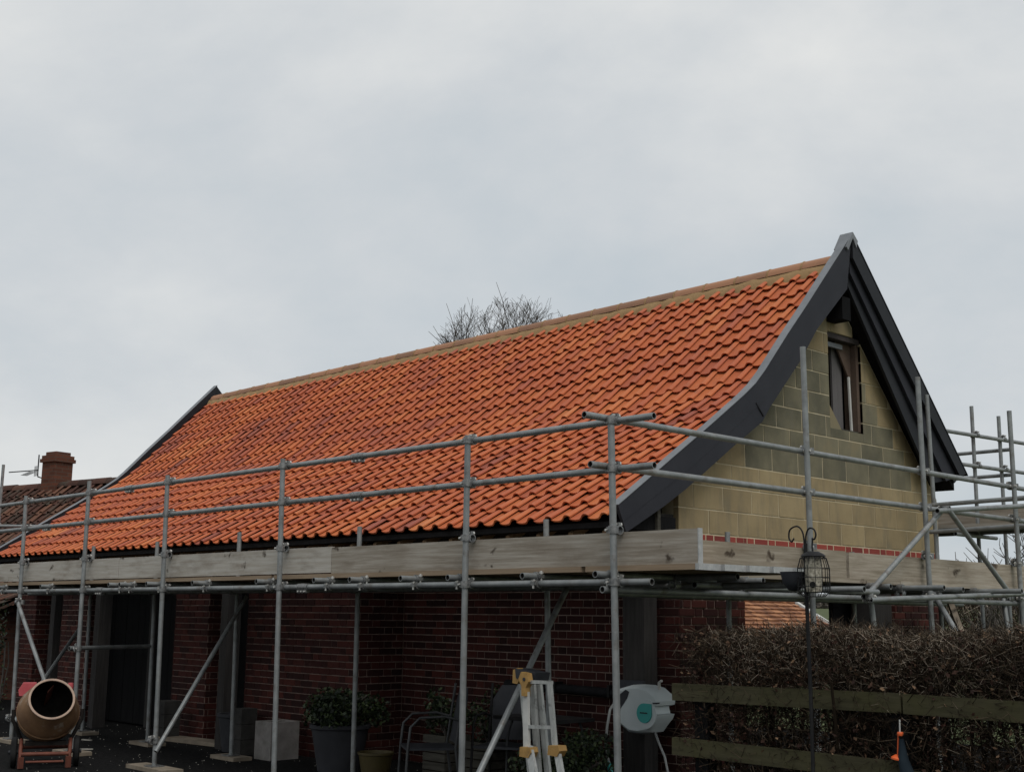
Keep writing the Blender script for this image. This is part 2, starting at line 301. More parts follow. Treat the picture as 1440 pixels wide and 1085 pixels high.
# ------------------------------------------------------------------ mesh builder
class MB:
    def __init__(s):
        s.v, s.f, s.a, s.m = [], [], [], []
    def add(s, verts, faces, rnd=0.5, mi=0):
        o = len(s.v)
        s.v += [tuple(map(float, p)) for p in verts]
        s.f += [tuple(i + o for i in f) for f in faces]
        s.a += [rnd] * len(faces); s.m += [mi] * len(faces)
        return s
    def box(s, x0, x1, y0, y1, z0, z1, rnd=0.5, mi=0):
        v = [(x, y, z) for z in (z0, z1) for y in (y0, y1) for x in (x0, x1)]
        return s.add(v, [(0, 2, 3, 1), (4, 5, 7, 6), (0, 1, 5, 4), (2, 6, 7, 3), (0, 4, 6, 2), (1, 3, 7, 5)], rnd, mi)
    def bar(s, p0, p1, w, h, up=(0, 0, 1), rnd=0.5, mi=0):
        """box beam from p0 to p1, w across, h along 'up'"""
        a, b = Vector(p0), Vector(p1); d = (b - a).normalized(); u = Vector(up)
        r = d.cross(u)
        if r.length < 1e-5: r = d.cross(Vector((1, 0, 0)))
        r.normalize(); u = r.cross(d).normalized()
        v = [q + r * (sx * w / 2) + u * (sz * h / 2) for q in (a, b) for sz in (-1, 1) for sx in (-1, 1)]
        return s.add(v, [(0, 1, 3, 2), (4, 6, 7, 5), (0, 4, 5, 1), (2, 3, 7, 6), (0, 2, 6, 4), (1, 5, 7, 3)], rnd, mi)
    def prism(s, poly, axis, t0, t1, rnd=0.5, mi=0, inset=None):
        """polygon (u,v) extruded along axis x/y/z from t0 to t1"""
        def P(u, v, t):
            return {'x': (t, u, v), 'y': (u, t, v), 'z': (u, v, t)}[axis]
        n = len(poly)
        v = [P(u, w, t0) for u, w in poly] + [P(u, w, t1) for u, w in poly]
        f = [tuple(range(n))[::-1], tuple(range(n, 2 * n))] + [(i, (i + 1) % n, n + (i + 1) % n, n + i) for i in range(n)]
        return s.add(v, f, rnd, mi)
    def tube(s, pts, r, n=10, rnd=0.5, mi=0, caps=True, radii=None):
        pts = [Vector(p) for p in pts]
        k = len(pts); rings = []; nrm = None
        for i, p in enumerate(pts):
            d = (pts[min(i + 1, k - 1)] - pts[max(i - 1, 0)]).normalized()
            if nrm is None:
                nrm = d.orthogonal().normalized()
            else:
                nrm = (nrm - d * nrm.dot(d))
                nrm = nrm.normalized() if nrm.length > 1e-6 else d.orthogonal().normalized()
            b = d.cross(nrm)
            rr = radii[i] if radii else r
            rings.append([p + (nrm * math.cos(2 * math.pi * j / n) + b * math.sin(2 * math.pi * j / n)) * rr for j in range(n)])
        v = [q for rg in rings for q in rg]
        f = [(i * n + j, i * n + (j + 1) % n, (i + 1) * n + (j + 1) % n, (i + 1) * n + j) for i in range(k - 1) for j in range(n)]
        if caps:
            f += [tuple(range(n))[::-1], tuple(range((k - 1) * n, k * n))]
        return s.add(v, f, rnd, mi)
    def hollow(s, p0, p1, r=0.02415, n=12):
        """open steel tube with a dark bore at both ends (material slot 1)"""
        a, b = Vector(p0), Vector(p1); d = (b - a).normalized()
        u = d.orthogonal().normalized(); w = d.cross(u)
        ring = lambda c, rr: [c + (u * math.cos(2 * math.pi * j / n) + w * math.sin(2 * math.pi * j / n)) * rr for j in range(n)]
        ri = r * 0.8
        v = ring(a, r) + ring(b, r) + ring(a, ri) + ring(b, ri) + ring(a + d * 0.05, ri) + ring(b - d * 0.05, ri)
        q = lambda i, j: [(i * n + k, i * n + (k + 1) % n, j * n + (k + 1) % n, j * n + k) for k in range(n)]
        s.add(v, q(0, 1) + q(2, 0) + q(1, 3))
        s.add(v, q(4, 2) + q(3, 5) + [tuple(4 * n + k for k in range(n)), tuple(5 * n + k for k in range(n))[::-1]], 0.5, 1)
        return s
    def lathe(s, prof, c=(0, 0, 0), axis=(0, 0, 1), n=24, rnd=0.5, mi=0):
        d = Vector(axis).normalized(); u = d.orthogonal().normalized(); w = d.cross(u); c = Vector(c)
        v = [c + d * h + (u * math.cos(2 * math.pi * j / n) + w * math.sin(2 * math.pi * j / n)) * r for r, h in prof for j in range(n)]
        f = [(i * n + j, i * n + (j + 1) % n, (i + 1) * n + (j + 1) % n, (i + 1) * n + j) for i in range(len(prof) - 1) for j in range(n)]
        return s.add(v, f, rnd, mi)
    def mesh(s, name, mats, origin=(0, 0, 0), smooth=None):
        me = bpy.data.meshes.new(name)
        ox, oy, oz = origin
        me.from_pydata([(x - ox, y - oy, z - oz) for x, y, z in s.v], [], s.f)
        for m in (mats if isinstance(mats, (list, tuple)) else [mats]):
            me.materials.append(M[m] if isinstance(m, str) else m)
        at = me.attributes.new('rnd', 'FLOAT', 'FACE')
        at.data.foreach_set('value', np.array(s.a, dtype=np.float32))
        if any(s.m):
            me.polygons.foreach_set('material_index', np.array(s.m, dtype=np.int32))
        if smooth:
            me.polygons.foreach_set('use_smooth', np.ones(len(me.polygons), dtype=bool))
            me.set_sharp_from_angle(angle=math.radians(smooth))
        me.update()
        return me

WORLD = {}
def link(name, data, loc, parent=None):
    o = bpy.data.objects.new(name, data)
    COL.objects.link(o)
    WORLD[o.name] = Vector(loc)
    if parent is not None:
        o.parent = parent
        o.location = Vector(loc) - WORLD[parent.name]
    else:
        o.location = loc
    return o
def obj(name, mb, mats, parent=None, smooth=None, origin=None):
    if origin is None:
        a = np.array(mb.v); origin = (a.min(0) + a.max(0)) / 2
        origin = (float(origin[0]), float(origin[1]), float(a[:, 2].min()))
    return link(name, mb.mesh(name, mats, origin, smooth), origin, parent)
def tag(o, label=None, cat=None, group=None, kind=None):
    if label: o['label'] = label
    if cat: o['category'] = cat
    if group: o['group'] = group
    if kind: o['kind'] = kind
    return o
def thing(name, label, cat, loc, group=None):
    return tag(link(name, None, loc), label, cat, group)
def copy_obj(o, loc, parent, rot=None):
    c = o.copy(); COL.objects.link(c)
    c.parent = parent
    c.location = Vector(loc) - WORLD[parent.name]
    if rot: c.rotation_euler = rot
    return c

# ================================================================== SETTING
def sheet(name, x0, x1, y0, y1, step, zf, m, kind='structure'):
    xs = np.arange(x0, x1 + step * 0.5, step); ys = np.arange(y0, y1 + step * 0.5, step)
    mb = MB(); nx = len(xs)
    v = [(x, y, zf(x, y)) for y in ys for x in xs]
    f = [(j * nx + i, j * nx + i + 1, (j + 1) * nx + i + 1, (j + 1) * nx + i) for j in range(len(ys) - 1) for i in range(nx - 1)]
    mb.add(v, f)
    return tag(obj(name, mb, m, smooth=60), kind=kind)
def land(x, y):
    d = math.hypot(x, y)
    return G - 0.03 + max(0.0, d - 45) * 0.0145
sheet('field', -1200, 1200, -1200, 1200, 20, land, 'grass')
def yard_z(x, y):
    return G + 0.006 * math.sin(x * 1.7 + y) * math.sin(y * 1.3 - x * 0.4)
sheet('yard', -30, 12, -14, 9.5, 0.5, yard_z, 'tarmac')

sheet('lawn', 1.2, 60, 2.0, 60, 1.5, lambda x, y: G + 0.012, 'lawn')

# ================================================================== BARN
barn = thing('barn', 'long red brick barn with bright new orange pantile roof and yellow block gable', 'barn', (-7.9, 4.6, G))
BX0, BX1 = -14.45, -1.5          # far end, gable face
YF, YR, YB = 1.90, 2.55, 7.30    # front wall, recessed wall, rear wall

# ---- brick walls in Flemish bond, each brick its own object while near
SEC = [0]
bricks = []          # (centre, size, axis, rnd)
def brick_face(axis, fixed, u0, u1, z0, z1, out, skip_left=0.0):
    """axis 'x': wall runs along x at y=fixed facing -y; axis 'y': runs along y at x=fixed facing +x (out=+1) """
    nz = int(round((z1 - z0) / 0.075))
    for k in range(nz):
        z = z0 + k * 0.075
        u = u0 + (0 if k % 2 else -0.05625 - 0.1125)
        j = 0
        while u < u1 - 0.02:
            w = 0.215 if (j % 2 == 0) else 0.1025
            a, b = max(u, u0 + 0.003), min(u + w, u1 - 0.003)
            if b - a > 0.03:
                bricks.append((axis, fixed, out, (a + b) / 2, b - a, z + 0.0375, SEC[0]))
            u += w + (0.010 if not (axis == 'y' and fixed == -1.5) else 0.014); j += 1
Z0, ZT = G, 2.365
front = [(-14.45, -13.78), (-12.84, -11.98), (-9.40, -8.55), (-7.64, -5.44)]
walls = []
def wall_core(*b, m='mortar'):
    walls.append(obj('brick_wall', MB().box(*b), m, barn)); SEC[0] = len(walls)
for a, b in front:
    brick_face('x', YF, a, b, Z0, ZT, -1)
    if b != -5.44: brick_face('y', b, YF + 0.012, YF + 0.32, Z0, ZT, 1)      # returned jamb of the opening
    wall_core(a + 0.004, b - 0.009, YF + 0.009, YF + 0.33, Z0 - 0.02, ZT)
brick_face('y', -5.44, YF + 0.0, YR, Z0, ZT, 1)
wall_core(-5.72, -5.449, YF + 0.34, YR + 0.33, Z0 - 0.02, ZT)
brick_face('x', YR, -5.44, -1.5, Z0, ZT, -1)
wall_core(-5.44, -1.509, YR + 0.009, YR + 0.20, Z0 - 0.02, ZT)
brick_face('y', -1.5, YR, 3.53, Z0, ZT, 1)
wall_core(-1.76, -1.511, YR + 0.21, 3.526, Z0 - 0.02, ZT - 0.15)
obj('mortar_joint', MB().box(-1.76, -1.504, YR + 0.21, 3.526, ZT - 0.15, ZT), 'block_mortar', barn)
brick_face('y', -1.5, 6.25, YB, Z0, ZT, 1)
wall_core(-1.76, -1.510, 6.254, YB, Z0 - 0.02, ZT - 0.15)
obj('mortar_joint', MB().box(-1.76, -1.504, 6.254, YB, ZT - 0.15, ZT), 'block_mortar', barn)
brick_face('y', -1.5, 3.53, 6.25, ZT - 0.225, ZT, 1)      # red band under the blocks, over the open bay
wall_core(-1.76, -1.504, 3.53, 6.25, ZT - 0.225, ZT, m='block_mortar')
def bpos(e):
    ax, fx, out, u, w, z, _ = e
    return (u, fx, z) if ax == 'x' else (fx, u, z)
def bsize(e):
    p = np.array(bpos(e)); d = depth(p)
    px = ((p - CAMP) @ RC[:, 0]) / d * FPX; 
    vis = -740 < px < 740 and p[2] > 0.5
    if e[0] == 'y' and e[1] == -1.5 and p[2] > ZT - 0.24: return -100.0
    return -(e[4] / d) if vis else 1.0
bricks.sort(key=bsize)
def brick_box(mb, e, jit=True, rnd=None, local=False):
    ax, fx, out, u, w, z, _ = e
    p = random.uniform(-0.002, 0.002) if jit else 0
    c = 0.006
    r = random.random() if rnd is None else rnd
    uu, zz = (0, 0) if local else (u, z)
    lo = 0.0 if local else fx
    h = 0.0325
    d0, d1 = (p, p + 0.05)
    s = -out
    ring = lambda k, d: [(uu - w / 2 + k, zz - h + k, d), (uu + w / 2 - k, zz - h + k, d), (uu + w / 2 - k, zz + h - k, d), (uu - w / 2 + k, zz + h - k, d)]
    v3 = ring(0.003, d0) + ring(0, d0 + 0.004) + ring(0, d1)
    v = [(a, lo + s * d, b) if ax == 'x' else (lo + s * d, a, b) for a, b, d in v3]
    f = [(0, 1, 2, 3)] + [(i, i + 4, (i + 1) % 4 + 4, (i + 1) % 4) for i in range(4)] + [(i + 4, i + 8, (i + 1) % 4 + 8, (i + 1) % 4 + 4) for i in range(4)]
    if (ax == 'x') == (out == -1):
        f = [q[::-1] for q in f] if False else f
    mb.add(v, f, r)
bmesh_cache = {}
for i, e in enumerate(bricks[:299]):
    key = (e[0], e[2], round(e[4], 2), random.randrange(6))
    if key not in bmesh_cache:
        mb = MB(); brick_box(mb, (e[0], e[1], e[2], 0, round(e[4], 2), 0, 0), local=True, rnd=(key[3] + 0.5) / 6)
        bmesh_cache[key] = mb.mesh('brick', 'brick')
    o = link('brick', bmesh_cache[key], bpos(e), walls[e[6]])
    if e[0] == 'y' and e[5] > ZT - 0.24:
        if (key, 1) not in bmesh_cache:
            bmesh_cache[(key, 1)] = bmesh_cache[key].copy(); bmesh_cache[(key, 1)].materials[0] = M['brick_lit']
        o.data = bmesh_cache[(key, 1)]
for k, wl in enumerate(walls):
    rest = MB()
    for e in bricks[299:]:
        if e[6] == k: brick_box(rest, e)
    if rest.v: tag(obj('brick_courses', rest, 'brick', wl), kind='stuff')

# ---- gable of concrete blocks
def bed(y):          # roof bed height (front slope) used everywhere
    P = BED
    for (a, b), (c, d) in zip(P, P[1:]):
        if y <= c: return b + (d - b) * (y - a) / (c - a)
    return P[-1][1] - (y - P[-1][0]) * 1.045
BED = [(1.43, 2.39), (3.25, 3.575), (3.45, 3.715), (3.65, 3.885), (5.17, 5.385)]
def ztop(y):
    return bed(y) - 0.17
gable = MB()
gy = [YR + 0.004] + list(np.linspace(2.7, 7.2, 31)) + [YB - 0.004]
WY0, WY1, WZ0, WZ1 = 5.10, 5.75, 3.60, 4.655
def gable_strip(mb, ys, zlo, zhi, x0, x1):
    for a, b in zip(ys, ys[1:]):
        za0, za1 = zlo, min(zhi, ztop(a)); zb1 = min(zhi, ztop(b))
        if za1 <= zlo + 0.01 or zb1 <= zlo + 0.01: continue
        mb.prism([(a, zlo), (b, zlo), (b, zb1), (a, za1)], 'x', x0, x1)
left = [y for y in gy if y < WY0] + [WY0]; right = [WY1] + [y for y in gy if y > WY1]; midy = [WY0, 5.25, 5.45, 5.6, WY1]
gable_strip(gable, left, ZT, 9, -1.70, -1.5045); gable_strip(gable, right, ZT, 9, -1.70, -1.5045)
gable_strip(gable, midy, ZT, WZ0, -1.70, -1.5045); gable_strip(gable, midy, WZ1, 9, -1.70, -1.5045)
gw = obj('gable_wall', gable, 'block_mortar', barn)
def clip(poly, a, b, c):   # keep a*y+b*z<=c
    out = []
    for i in range(len(poly)):
        p, q = poly[i], poly[(i + 1) % len(poly)]
        dp, dq = a * p[0] + b * p[1] - c, a * q[0] + b * q[1] - c
        if dp <= 0: out.append(p)
        if dp * dq < 0:
            t = dp / (dp - dq); out.append((p[0] + (q[0] - p[0]) * t, p[1] + (q[1] - p[1]) * t))
    return out
def roof_clip(poly):
    yc = sum(p[0] for p in poly) / len(poly)
    segs = list(zip(BED, BED[1:]))
    if yc > 5.17:
        (a, b), (c, d) = (5.17, 5.385), (7.6, 5.385 - 2.43 * 1.045)
    else:
        (a, b), (c, d) = [sg for sg in segs if yc <= sg[1][0]][0]
    m_ = (d - b) / (c - a)
    return clip(poly, -m_, 1, b - 0.20 - m_ * a)
zc = ZT + 0.012
row = 0
while zc < 5.3:
    ph = [0.0, 0.225, 0.09, 0.315][row % 4]
    y = YR - ph
    while y < YB:
        a, b = max(y, YR + 0.002), min(y + 0.437, YB - 0.002)
        polys = []
        if b - a > 0.05:
            z1 = zc + 0.212
            if z1 > WZ0 + 0.02 and zc < WZ1 - 0.02 and b > WY0 and a < WY1:
                zz0, zz1 = zc, z1
                if a < WY0 - 0.03: polys.append([(a, zz0), (WY0, zz0), (WY0, zz1), (a, zz1)])
                lo_, hi_ = max(a, WY0), min(b, WY1)
                if hi_ > lo_ + 0.02 and zz0 < WZ0 - 0.01: polys.append([(lo_, zz0), (hi_, zz0), (hi_, WZ0), (lo_, WZ0)])
                if hi_ > lo_ + 0.02 and zz1 > WZ1 + 0.01: polys.append([(lo_, WZ1), (hi_, WZ1), (hi_, zz1), (lo_, zz1)])
                if b > WY1 + 0.03: polys.append([(WY1, zz0), (b, zz0), (b, zz1), (WY1, zz1)])
            else:
                polys.append([(a, zc), (b, zc), (b, z1), (a, z1)])
        for pl in polys:
            pl = roof_clip(pl)
            if len(pl) < 3: continue
            ar = abs(sum(p[0] * q[1] - q[0] * p[1] for p, q in zip(pl, pl[1:] + pl[:1]))) / 2
            if ar < 0.004: continue
            cy = sum(p[0] for p in pl) / len(pl); cz = sum(p[1] for p in pl) / len(pl)
            edge = ztop(cy) - cz
            wet = 3.12 < cz < 4.72 and (cz > 3.35 or cy > 3.6) and edge > 0.22
            r = (random.uniform(0.06, 0.36) if wet else random.uniform(0.6, 0.95))
            if cz > 4.5: r = random.uniform(0.45, 0.7)
            mb = MB()
            px = random.uniform(-0.001, 0.002)
            n = len(pl)
            inn = [(cy + (p[0] - cy) * (1 - 0.002 / max(0.05, abs(p[0] - cy))), cz + (p[1] - cz) * (1 - 0.002 / max(0.05, abs(p[1] - cz)))) for p in pl]
            v = [(-1.5 + px, *p) for p in inn] + [(-1.502 + px, *p) for p in pl] + [(-1.56, *p) for p in pl]
            f = [tuple(range(n))] + [(i, n + i, n + (i + 1) % n, (i + 1) % n) for i in range(n)] + [(n + i, 2 * n + i, 2 * n + (i + 1) % n, n + (i + 1) % n) for i in range(n)]
            mb.add(v, f, r)
            obj('concrete_block', mb, 'block', gw)
        y += 0.45
    zc += 0.225; row += 1

# window opening with dark boarding
wf = MB()
wf.box(-1.69, -1.515, WY0 + 0.002, WY1 - 0.002, WZ1 - 0.06, WZ1 - 0.002)
win = obj('window_opening', wf, 'boarding', barn)
obj('jamb', MB().box(-1.69, -1.53, WY1 - 0.055, WY1 - 0.003, WZ0 + 0.003, WZ1 - 0.063), 'brown_board', win)
for k in range(4):
    a = WY0 + 0.09 + k * 0.13
    obj('board', MB().box(-1.83 + 0.012 * (k % 2), -1.80 + 0.012 * (k % 2), a, a + 0.122, WZ0 + 0.04, WZ1 - 0.08 - 0.03 * k), 'boarding', win)
obj('upright_board', MB().box(-1.68, -1.655, WY1 - 0.34, WY1 - 0.15, WZ0 + 0.03, WZ1 - 0.07), 'grey_board', win)
obj('corner_board', MB().prism([(WY1 - 0.36, WZ1 - 0.065), (WY1 - 0.058, WZ1 - 0.065), (WY1 - 0.058, WZ1 - 0.46), (WY1 - 0.10, WZ1 - 0.44)], 'x', -1.615, -1.595), 'brown_board', win)
obj('lath', MB().bar((-1.60, WY1 - 0.075, WZ0 + 0.02), (-1.60, WY1 - 0.10, WZ1 - 0.42), 0.018, 0.03, up=(0, 1, 0)), 'white_trim', win)
obj('head_strip', MB().box(-1.60, -1.57, WY0 + 0.02, WY1 - 0.25, WZ1 - 0.14, WZ1 - 0.09), 'lead', win)
obj('sill', MB().box(-1.70, -1.53, WY0 + 0.26, WY1 - 0.01, WZ0 + 0.002, WZ0 + 0.02), 'crate', win)
obj('chipped_corner', MB().prism([(WY0 + 0.002, WZ0 + 0.002), (WY0 + 0.25, WZ0 + 0.002), (WY0 + 0.002, WZ0 + 0.28)], 'x', -1.66, -1.52), 'block', win)
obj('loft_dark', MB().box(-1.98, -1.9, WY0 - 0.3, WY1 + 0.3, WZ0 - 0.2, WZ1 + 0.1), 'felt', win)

# rear wall, partitions, floor, eave beam, doors
rw = MB()
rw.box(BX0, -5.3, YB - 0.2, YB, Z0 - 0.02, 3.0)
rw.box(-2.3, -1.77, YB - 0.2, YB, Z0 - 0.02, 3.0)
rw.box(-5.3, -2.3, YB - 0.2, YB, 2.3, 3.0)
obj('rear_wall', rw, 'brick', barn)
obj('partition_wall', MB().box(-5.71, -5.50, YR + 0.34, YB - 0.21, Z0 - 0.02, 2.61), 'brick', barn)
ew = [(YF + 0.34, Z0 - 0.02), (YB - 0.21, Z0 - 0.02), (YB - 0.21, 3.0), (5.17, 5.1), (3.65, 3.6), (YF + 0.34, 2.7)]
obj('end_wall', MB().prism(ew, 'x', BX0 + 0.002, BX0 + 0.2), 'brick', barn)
beam = MB(); beam.box(BX0 + 0.02, -5.46, YF + 0.03, YF + 0.20, ZT + 0.004, ZT + 0.16)
beam.box(-5.46, -1.56, YR - 0.26, YR + 0.15, ZT + 0.004, ZT + 0.16)
obj('wall_plate', beam, 'oak', barn)
ceil = MB(); ceil.box(BX0 + 0.25, -1.78, YF + 0.36, YB - 0.22, 2.62, 2.66)
obj('ceiling', ceil, 'felt', barn)
# oak posts
for (x, y) in ((-1.84, 2.40), (-7.62, 1.66), (-11.05, 1.70), (-13.3, 2.05), (-10.6, 2.3), (-9.75, 2.3)):
    w = 0.125 if x == -1.84 else 0.075
    obj('oak_post', MB().box(x - w, x + w, y - 0.09, y + 0.09, Z0 - 0.01, ZT - 0.004 if y > 1.8 else ZT + 0.06), 'oak', barn)
# boarded doors set back in the front openings
for a, b, n in ((-13.78, -12.84, 5), (-11.98, -9.40, 14), (-8.55, -7.64, 5)):
    dr = obj('door', MB().box(a + 0.005, b - 0.005, 2.27, 2.30, Z0 + 0.02, ZT - 0.05), 'felt', barn)
    w = (b - a - 0.02) / n
    for k in range(n):
        obj('plank', MB().box(a + 0.01 + k * w + 0.004, a + 0.01 + (k + 1) * w - 0.004, 2.24 + random.uniform(0, 0.004), 2.268, Z0 + 0.03, ZT - 0.07), 'dark_timber', dr)
# gable bay: dark door and timber pier at the right of the open bay
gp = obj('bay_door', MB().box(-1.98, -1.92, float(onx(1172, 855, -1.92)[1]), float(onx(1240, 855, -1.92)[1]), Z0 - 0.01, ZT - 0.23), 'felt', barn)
obj('bay_pier', MB().box(-1.72, -1.535, 5.84, 6.245, Z0 - 0.01, ZT - 0.23), 'oak', barn)

# ---- roof
roof = link('roof', None, (-7.9, 4.0, 2.3), barn)
slab = MB()
fr = [(y, z - 0.05) for y, z in BED]; fr2 = [(y, z - 0.13) for y, z in BED]
slab.prism([(1.52, bed(1.52) - 0.05)] + fr[1:] + [(7.4, 3.2), (7.4, 3.1)] + fr2[1:][::-1] + [(1.52, bed(1.52) - 0.11)], 'x', BX0 - 0.02, -1.33)
obj('underlay', slab, 'felt', roof)
obj('eave_strip', MB().box(-14.45, -1.31, 1.475, 1.50, 2.345, 2.392), 'felt', roof)
x = -14.3
while x < -1.4:
    rb = MB()
    y0, y1 = 1.53, YF + 0.16
    rb.prism([(y0, bed(y0) - 0.235), (y0, bed(y0) - 0.135), (y1, bed(y1) - 0.135), (y1, bed(y1) - 0.235)], 'x', x, x + 0.05)
    obj('rafter', rb, 'rafter', roof)
    x += 0.40
obj('ridge_beam', MB().box(-1.8, -1.30, 5.09, 5.25, 4.75, 5.0), 'dark_timber', roof)

# tile geometry
PITCH, GAUGE, TL = 0.2195, 0.266, 0.345
PROF = [(-0.04, -0.001), (0.08, -0.013), (0.28, -0.018), (0.48, -0.014), (0.60, 0.002), (0.68, 0.021), (0.78, 0.034), (0.89, 0.034), (0.965, 0.027), (1.015, 0.020)]
def tile_geo(mb, T, rnd, pitch=PITCH, tl=TL, amp=1.0, sag=0.0):
    top = []; tailb = []
    for u, h in PROF:
        top.append((u * pitch, 0.0, h * amp + 0.050 + sag * u)); 
    for u, h in PROF:
        top.append((u * pitch, tl, h * amp + 0.006))
    n = len(PROF)
    bot = [(u * pitch, 0.004, h * amp + 0.050 - 0.016 + sag * u) for u, h in PROF]
    v = [T(p) for p in top + bot]
    f = [(i, i + 1, n + i + 1, n + i) for i in range(n - 1)] + [(2 * n + i, 2 * n + i + 1, i + 1, i) for i in range(n - 1)]
    f += [(0, n, 2 * n), (n - 1, 3 * n - 1, 2 * n - 1)]
    mb.add(v, f, rnd)
slen = [0]
for p, q in zip(BED, BED[1:]): slen.append(slen[-1] + math.hypot(q[0] - p[0], q[1] - p[1]))
def on_slope(s):
    for i in range(len(BED) - 1):
        if s <= slen[i + 1] or i == len(BED) - 2:
            t = (s - slen[i]) / (slen[i + 1] - slen[i]); p, q = BED[i], BED[i + 1]
            return p[0] + (q[0] - p[0]) * t, p[1] + (q[1] - p[1]) * t
NCOL, NROW = 60, 18
tiles = []
for r in range(NROW):
    s0 = r * GAUGE - (0.0 if r else 0.0)
    tl = TL if r < NROW - 1 else 0.20
    a = on_slope(s0); b = on_slope(s0 + tl)
    ang = math.atan2(b[1] - a[1], b[0] - a[0])
    for c in range(NCOL):
        xx = -1.325 - (c + 1) * PITCH
        if xx < -14.5: continue
        tiles.append((xx, a[0], a[1], ang, r, c))
tiles.sort(key=lambda t: depth((t[0], t[1], t[2])))
_pk = random.Random(21)
_pack = {}
def patch(r, c):    # tiles come off small packs: short runs of neighbours share a firing tone
    k = ((r + (c // 7) % 2) // 2, (c + (r // 2) * 2) // 4)
    if k not in _pack: _pack[k] = _pk.gauss(0, 0.10)
    far = min(1.0, c / 45)
    return 0.55 - 0.05 * far + _pack[k] * (0.3 + 0.9 * far) + _pk.gauss(0, 0.12)
tcache = {}
rest = MB()
for i, (xx, yy, zz, ang, r, c) in enumerate(tiles):
    rv = min(0.98, max(0.03, patch(r, c)))
    rx = ang + random.uniform(-0.016, 0.016); rz = random.uniform(-0.014, 0.014)
    if i < 299:
        key = (int(rv * 10), r == NROW - 1)
        if key not in tcache:
            mb = MB(); tile_geo(mb, lambda p: p, (key[0] + 0.5) / 10, tl=(0.20 if key[1] else TL), amp=1.0)
            tcache[key] = mb.mesh('roof_tile', 'tile', smooth=50)
        o = link('roof_tile', tcache[key], (xx, yy, zz), roof)
        o.rotation_euler = (rx, 0, rz)
    else:
        R_ = Matrix.Translation((xx, yy, zz)) @ Matrix.Rotation(rz, 4, 'Z') @ Matrix.Rotation(rx, 4, 'X')
        tile_geo(rest, lambda p: tuple(R_ @ Vector(p)), rv, tl=(0.20 if r == NROW - 1 else TL), amp=1.0)
tag(obj('roof_tile_courses', rest, 'tile', roof, smooth=50), kind='stuff')
# plain rear slope
rs = MB(); rs.prism([(5.22, 5.43), (7.50, 3.22), (7.48, 3.16), (5.22, 5.34)], 'x', BX0, -1.42)
obj('rear_slope', rs, 'old_tile', roof)
obj('verge_upstand', MB().prism([(5.24, 5.68), (7.52, 3.29), (7.36, 3.18), (5.24, 5.36)], 'x', -1.40, -1.30), 'barge_black', roof)
# ridge: mortar bed and half round tiles
fil = MB()
yz = [(5.005, 5.235), (5.03, 5.315), (5.085, 5.392), (5.18, 5.41), (5.26, 5.39), (5.30, 5.30)]
xs = np.linspace(BX0 + 0.02, -1.335, 120)
vv = [(x, y + random.uniform(-0.008, 0.008), z + random.uniform(-0.006, 0.006)) for x in xs for y, z in yz]
ff = [(i * 6 + j, i * 6 + j + 1, (i + 1) * 6 + j + 1, (i + 1) * 6 + j) for i in range(119) for j in range(5)]
fil.add(vv, [f[::-1] for f in ff]); obj('mortar_bed', fil, 'mortar_bed', roof, smooth=60)
x = -1.34; k = 0
while x > BX0 + 0.1:
    L = min(0.45, x - BX0)
    mb = MB(); n = 8
    pts = []
    for xe in (x - 0.007, x - L + 0.007):
        for rr in (0.102, 0.086):
            pts += [(xe, 5.175 + rr * math.cos(math.pi * j / n), 5.385 + rr * math.sin(math.pi * j / n)) for j in range(n + 1)]
    m = n + 1
    f = [(j, j + 1, 2 * m + j + 1, 2 * m + j) for j in range(n)] + [(m + j + 1, m + j, j, j + 1)[::-1] for j in range(n)] + [(2 * m + j, 2 * m + j + 1, 3 * m + j + 1, 3 * m + j) for j in range(n)]
    mb.add(pts, f, random.random())
    obj('ridge_tile', mb, 'ridge', roof, smooth=40)
    if x < -1.4:
        jb = MB(); jb.lathe([(0.104, -0.012), (0.111, 0), (0.104, 0.012)], (x, 5.175, 5.384), (1, 0, 0), 20)
        obj('ridge_joint', jb, 'mortar_bed', roof, smooth=60)
    x -= 0.45; k += 1

# ---- barge boards
BT = [(1.45, 2.52), (2.20, 3.005), (2.73, 3.345), (3.25, 3.69), (3.42, 3.815), (3.58, 3.965), (3.98, 4.39), (4.36, 4.775), (4.75, 5.185), (5.235, 5.69)]
BB = [(1.56, 2.30), (2.03, 2.54), (2.35, 2.72), (2.72, 2.955), (3.03, 3.155), (3.53, 3.46)] + [tuple(float(v) for v in onx(px_, py_, -1.25)[1:]) for px_, py_ in ((1083, 573), (1126, 507), (1150, 462), (1192, 406))]
def strip_prism(mb, top, bot, x0, x1):
    n = len(top)
    v = [(x, *p) for x in (x0, x1) for p in top + bot]
    m = 2 * n; f = []
    for i in range(n - 1):
        f.append((m + i, m + n + i, m + n + i + 1, m + i + 1)); f.append((i, i + 1, n + i + 1, n + i))
        f.append((i, m + i, m + i + 1, i + 1)); f.append((n + i, n + i + 1, m + n + i + 1, m + n + i))
    f.append((0, n, m + n, m)); f.append((n - 1, m + n - 1, m + 2 * n - 1, 2 * n - 1))
    mb.add(v, f)
lerp = lambda A, B, t: [(a[0] + (b[0] - a[0]) * t, a[1] + (b[1] - a[1]) * t) for a, b in zip(A, B)]
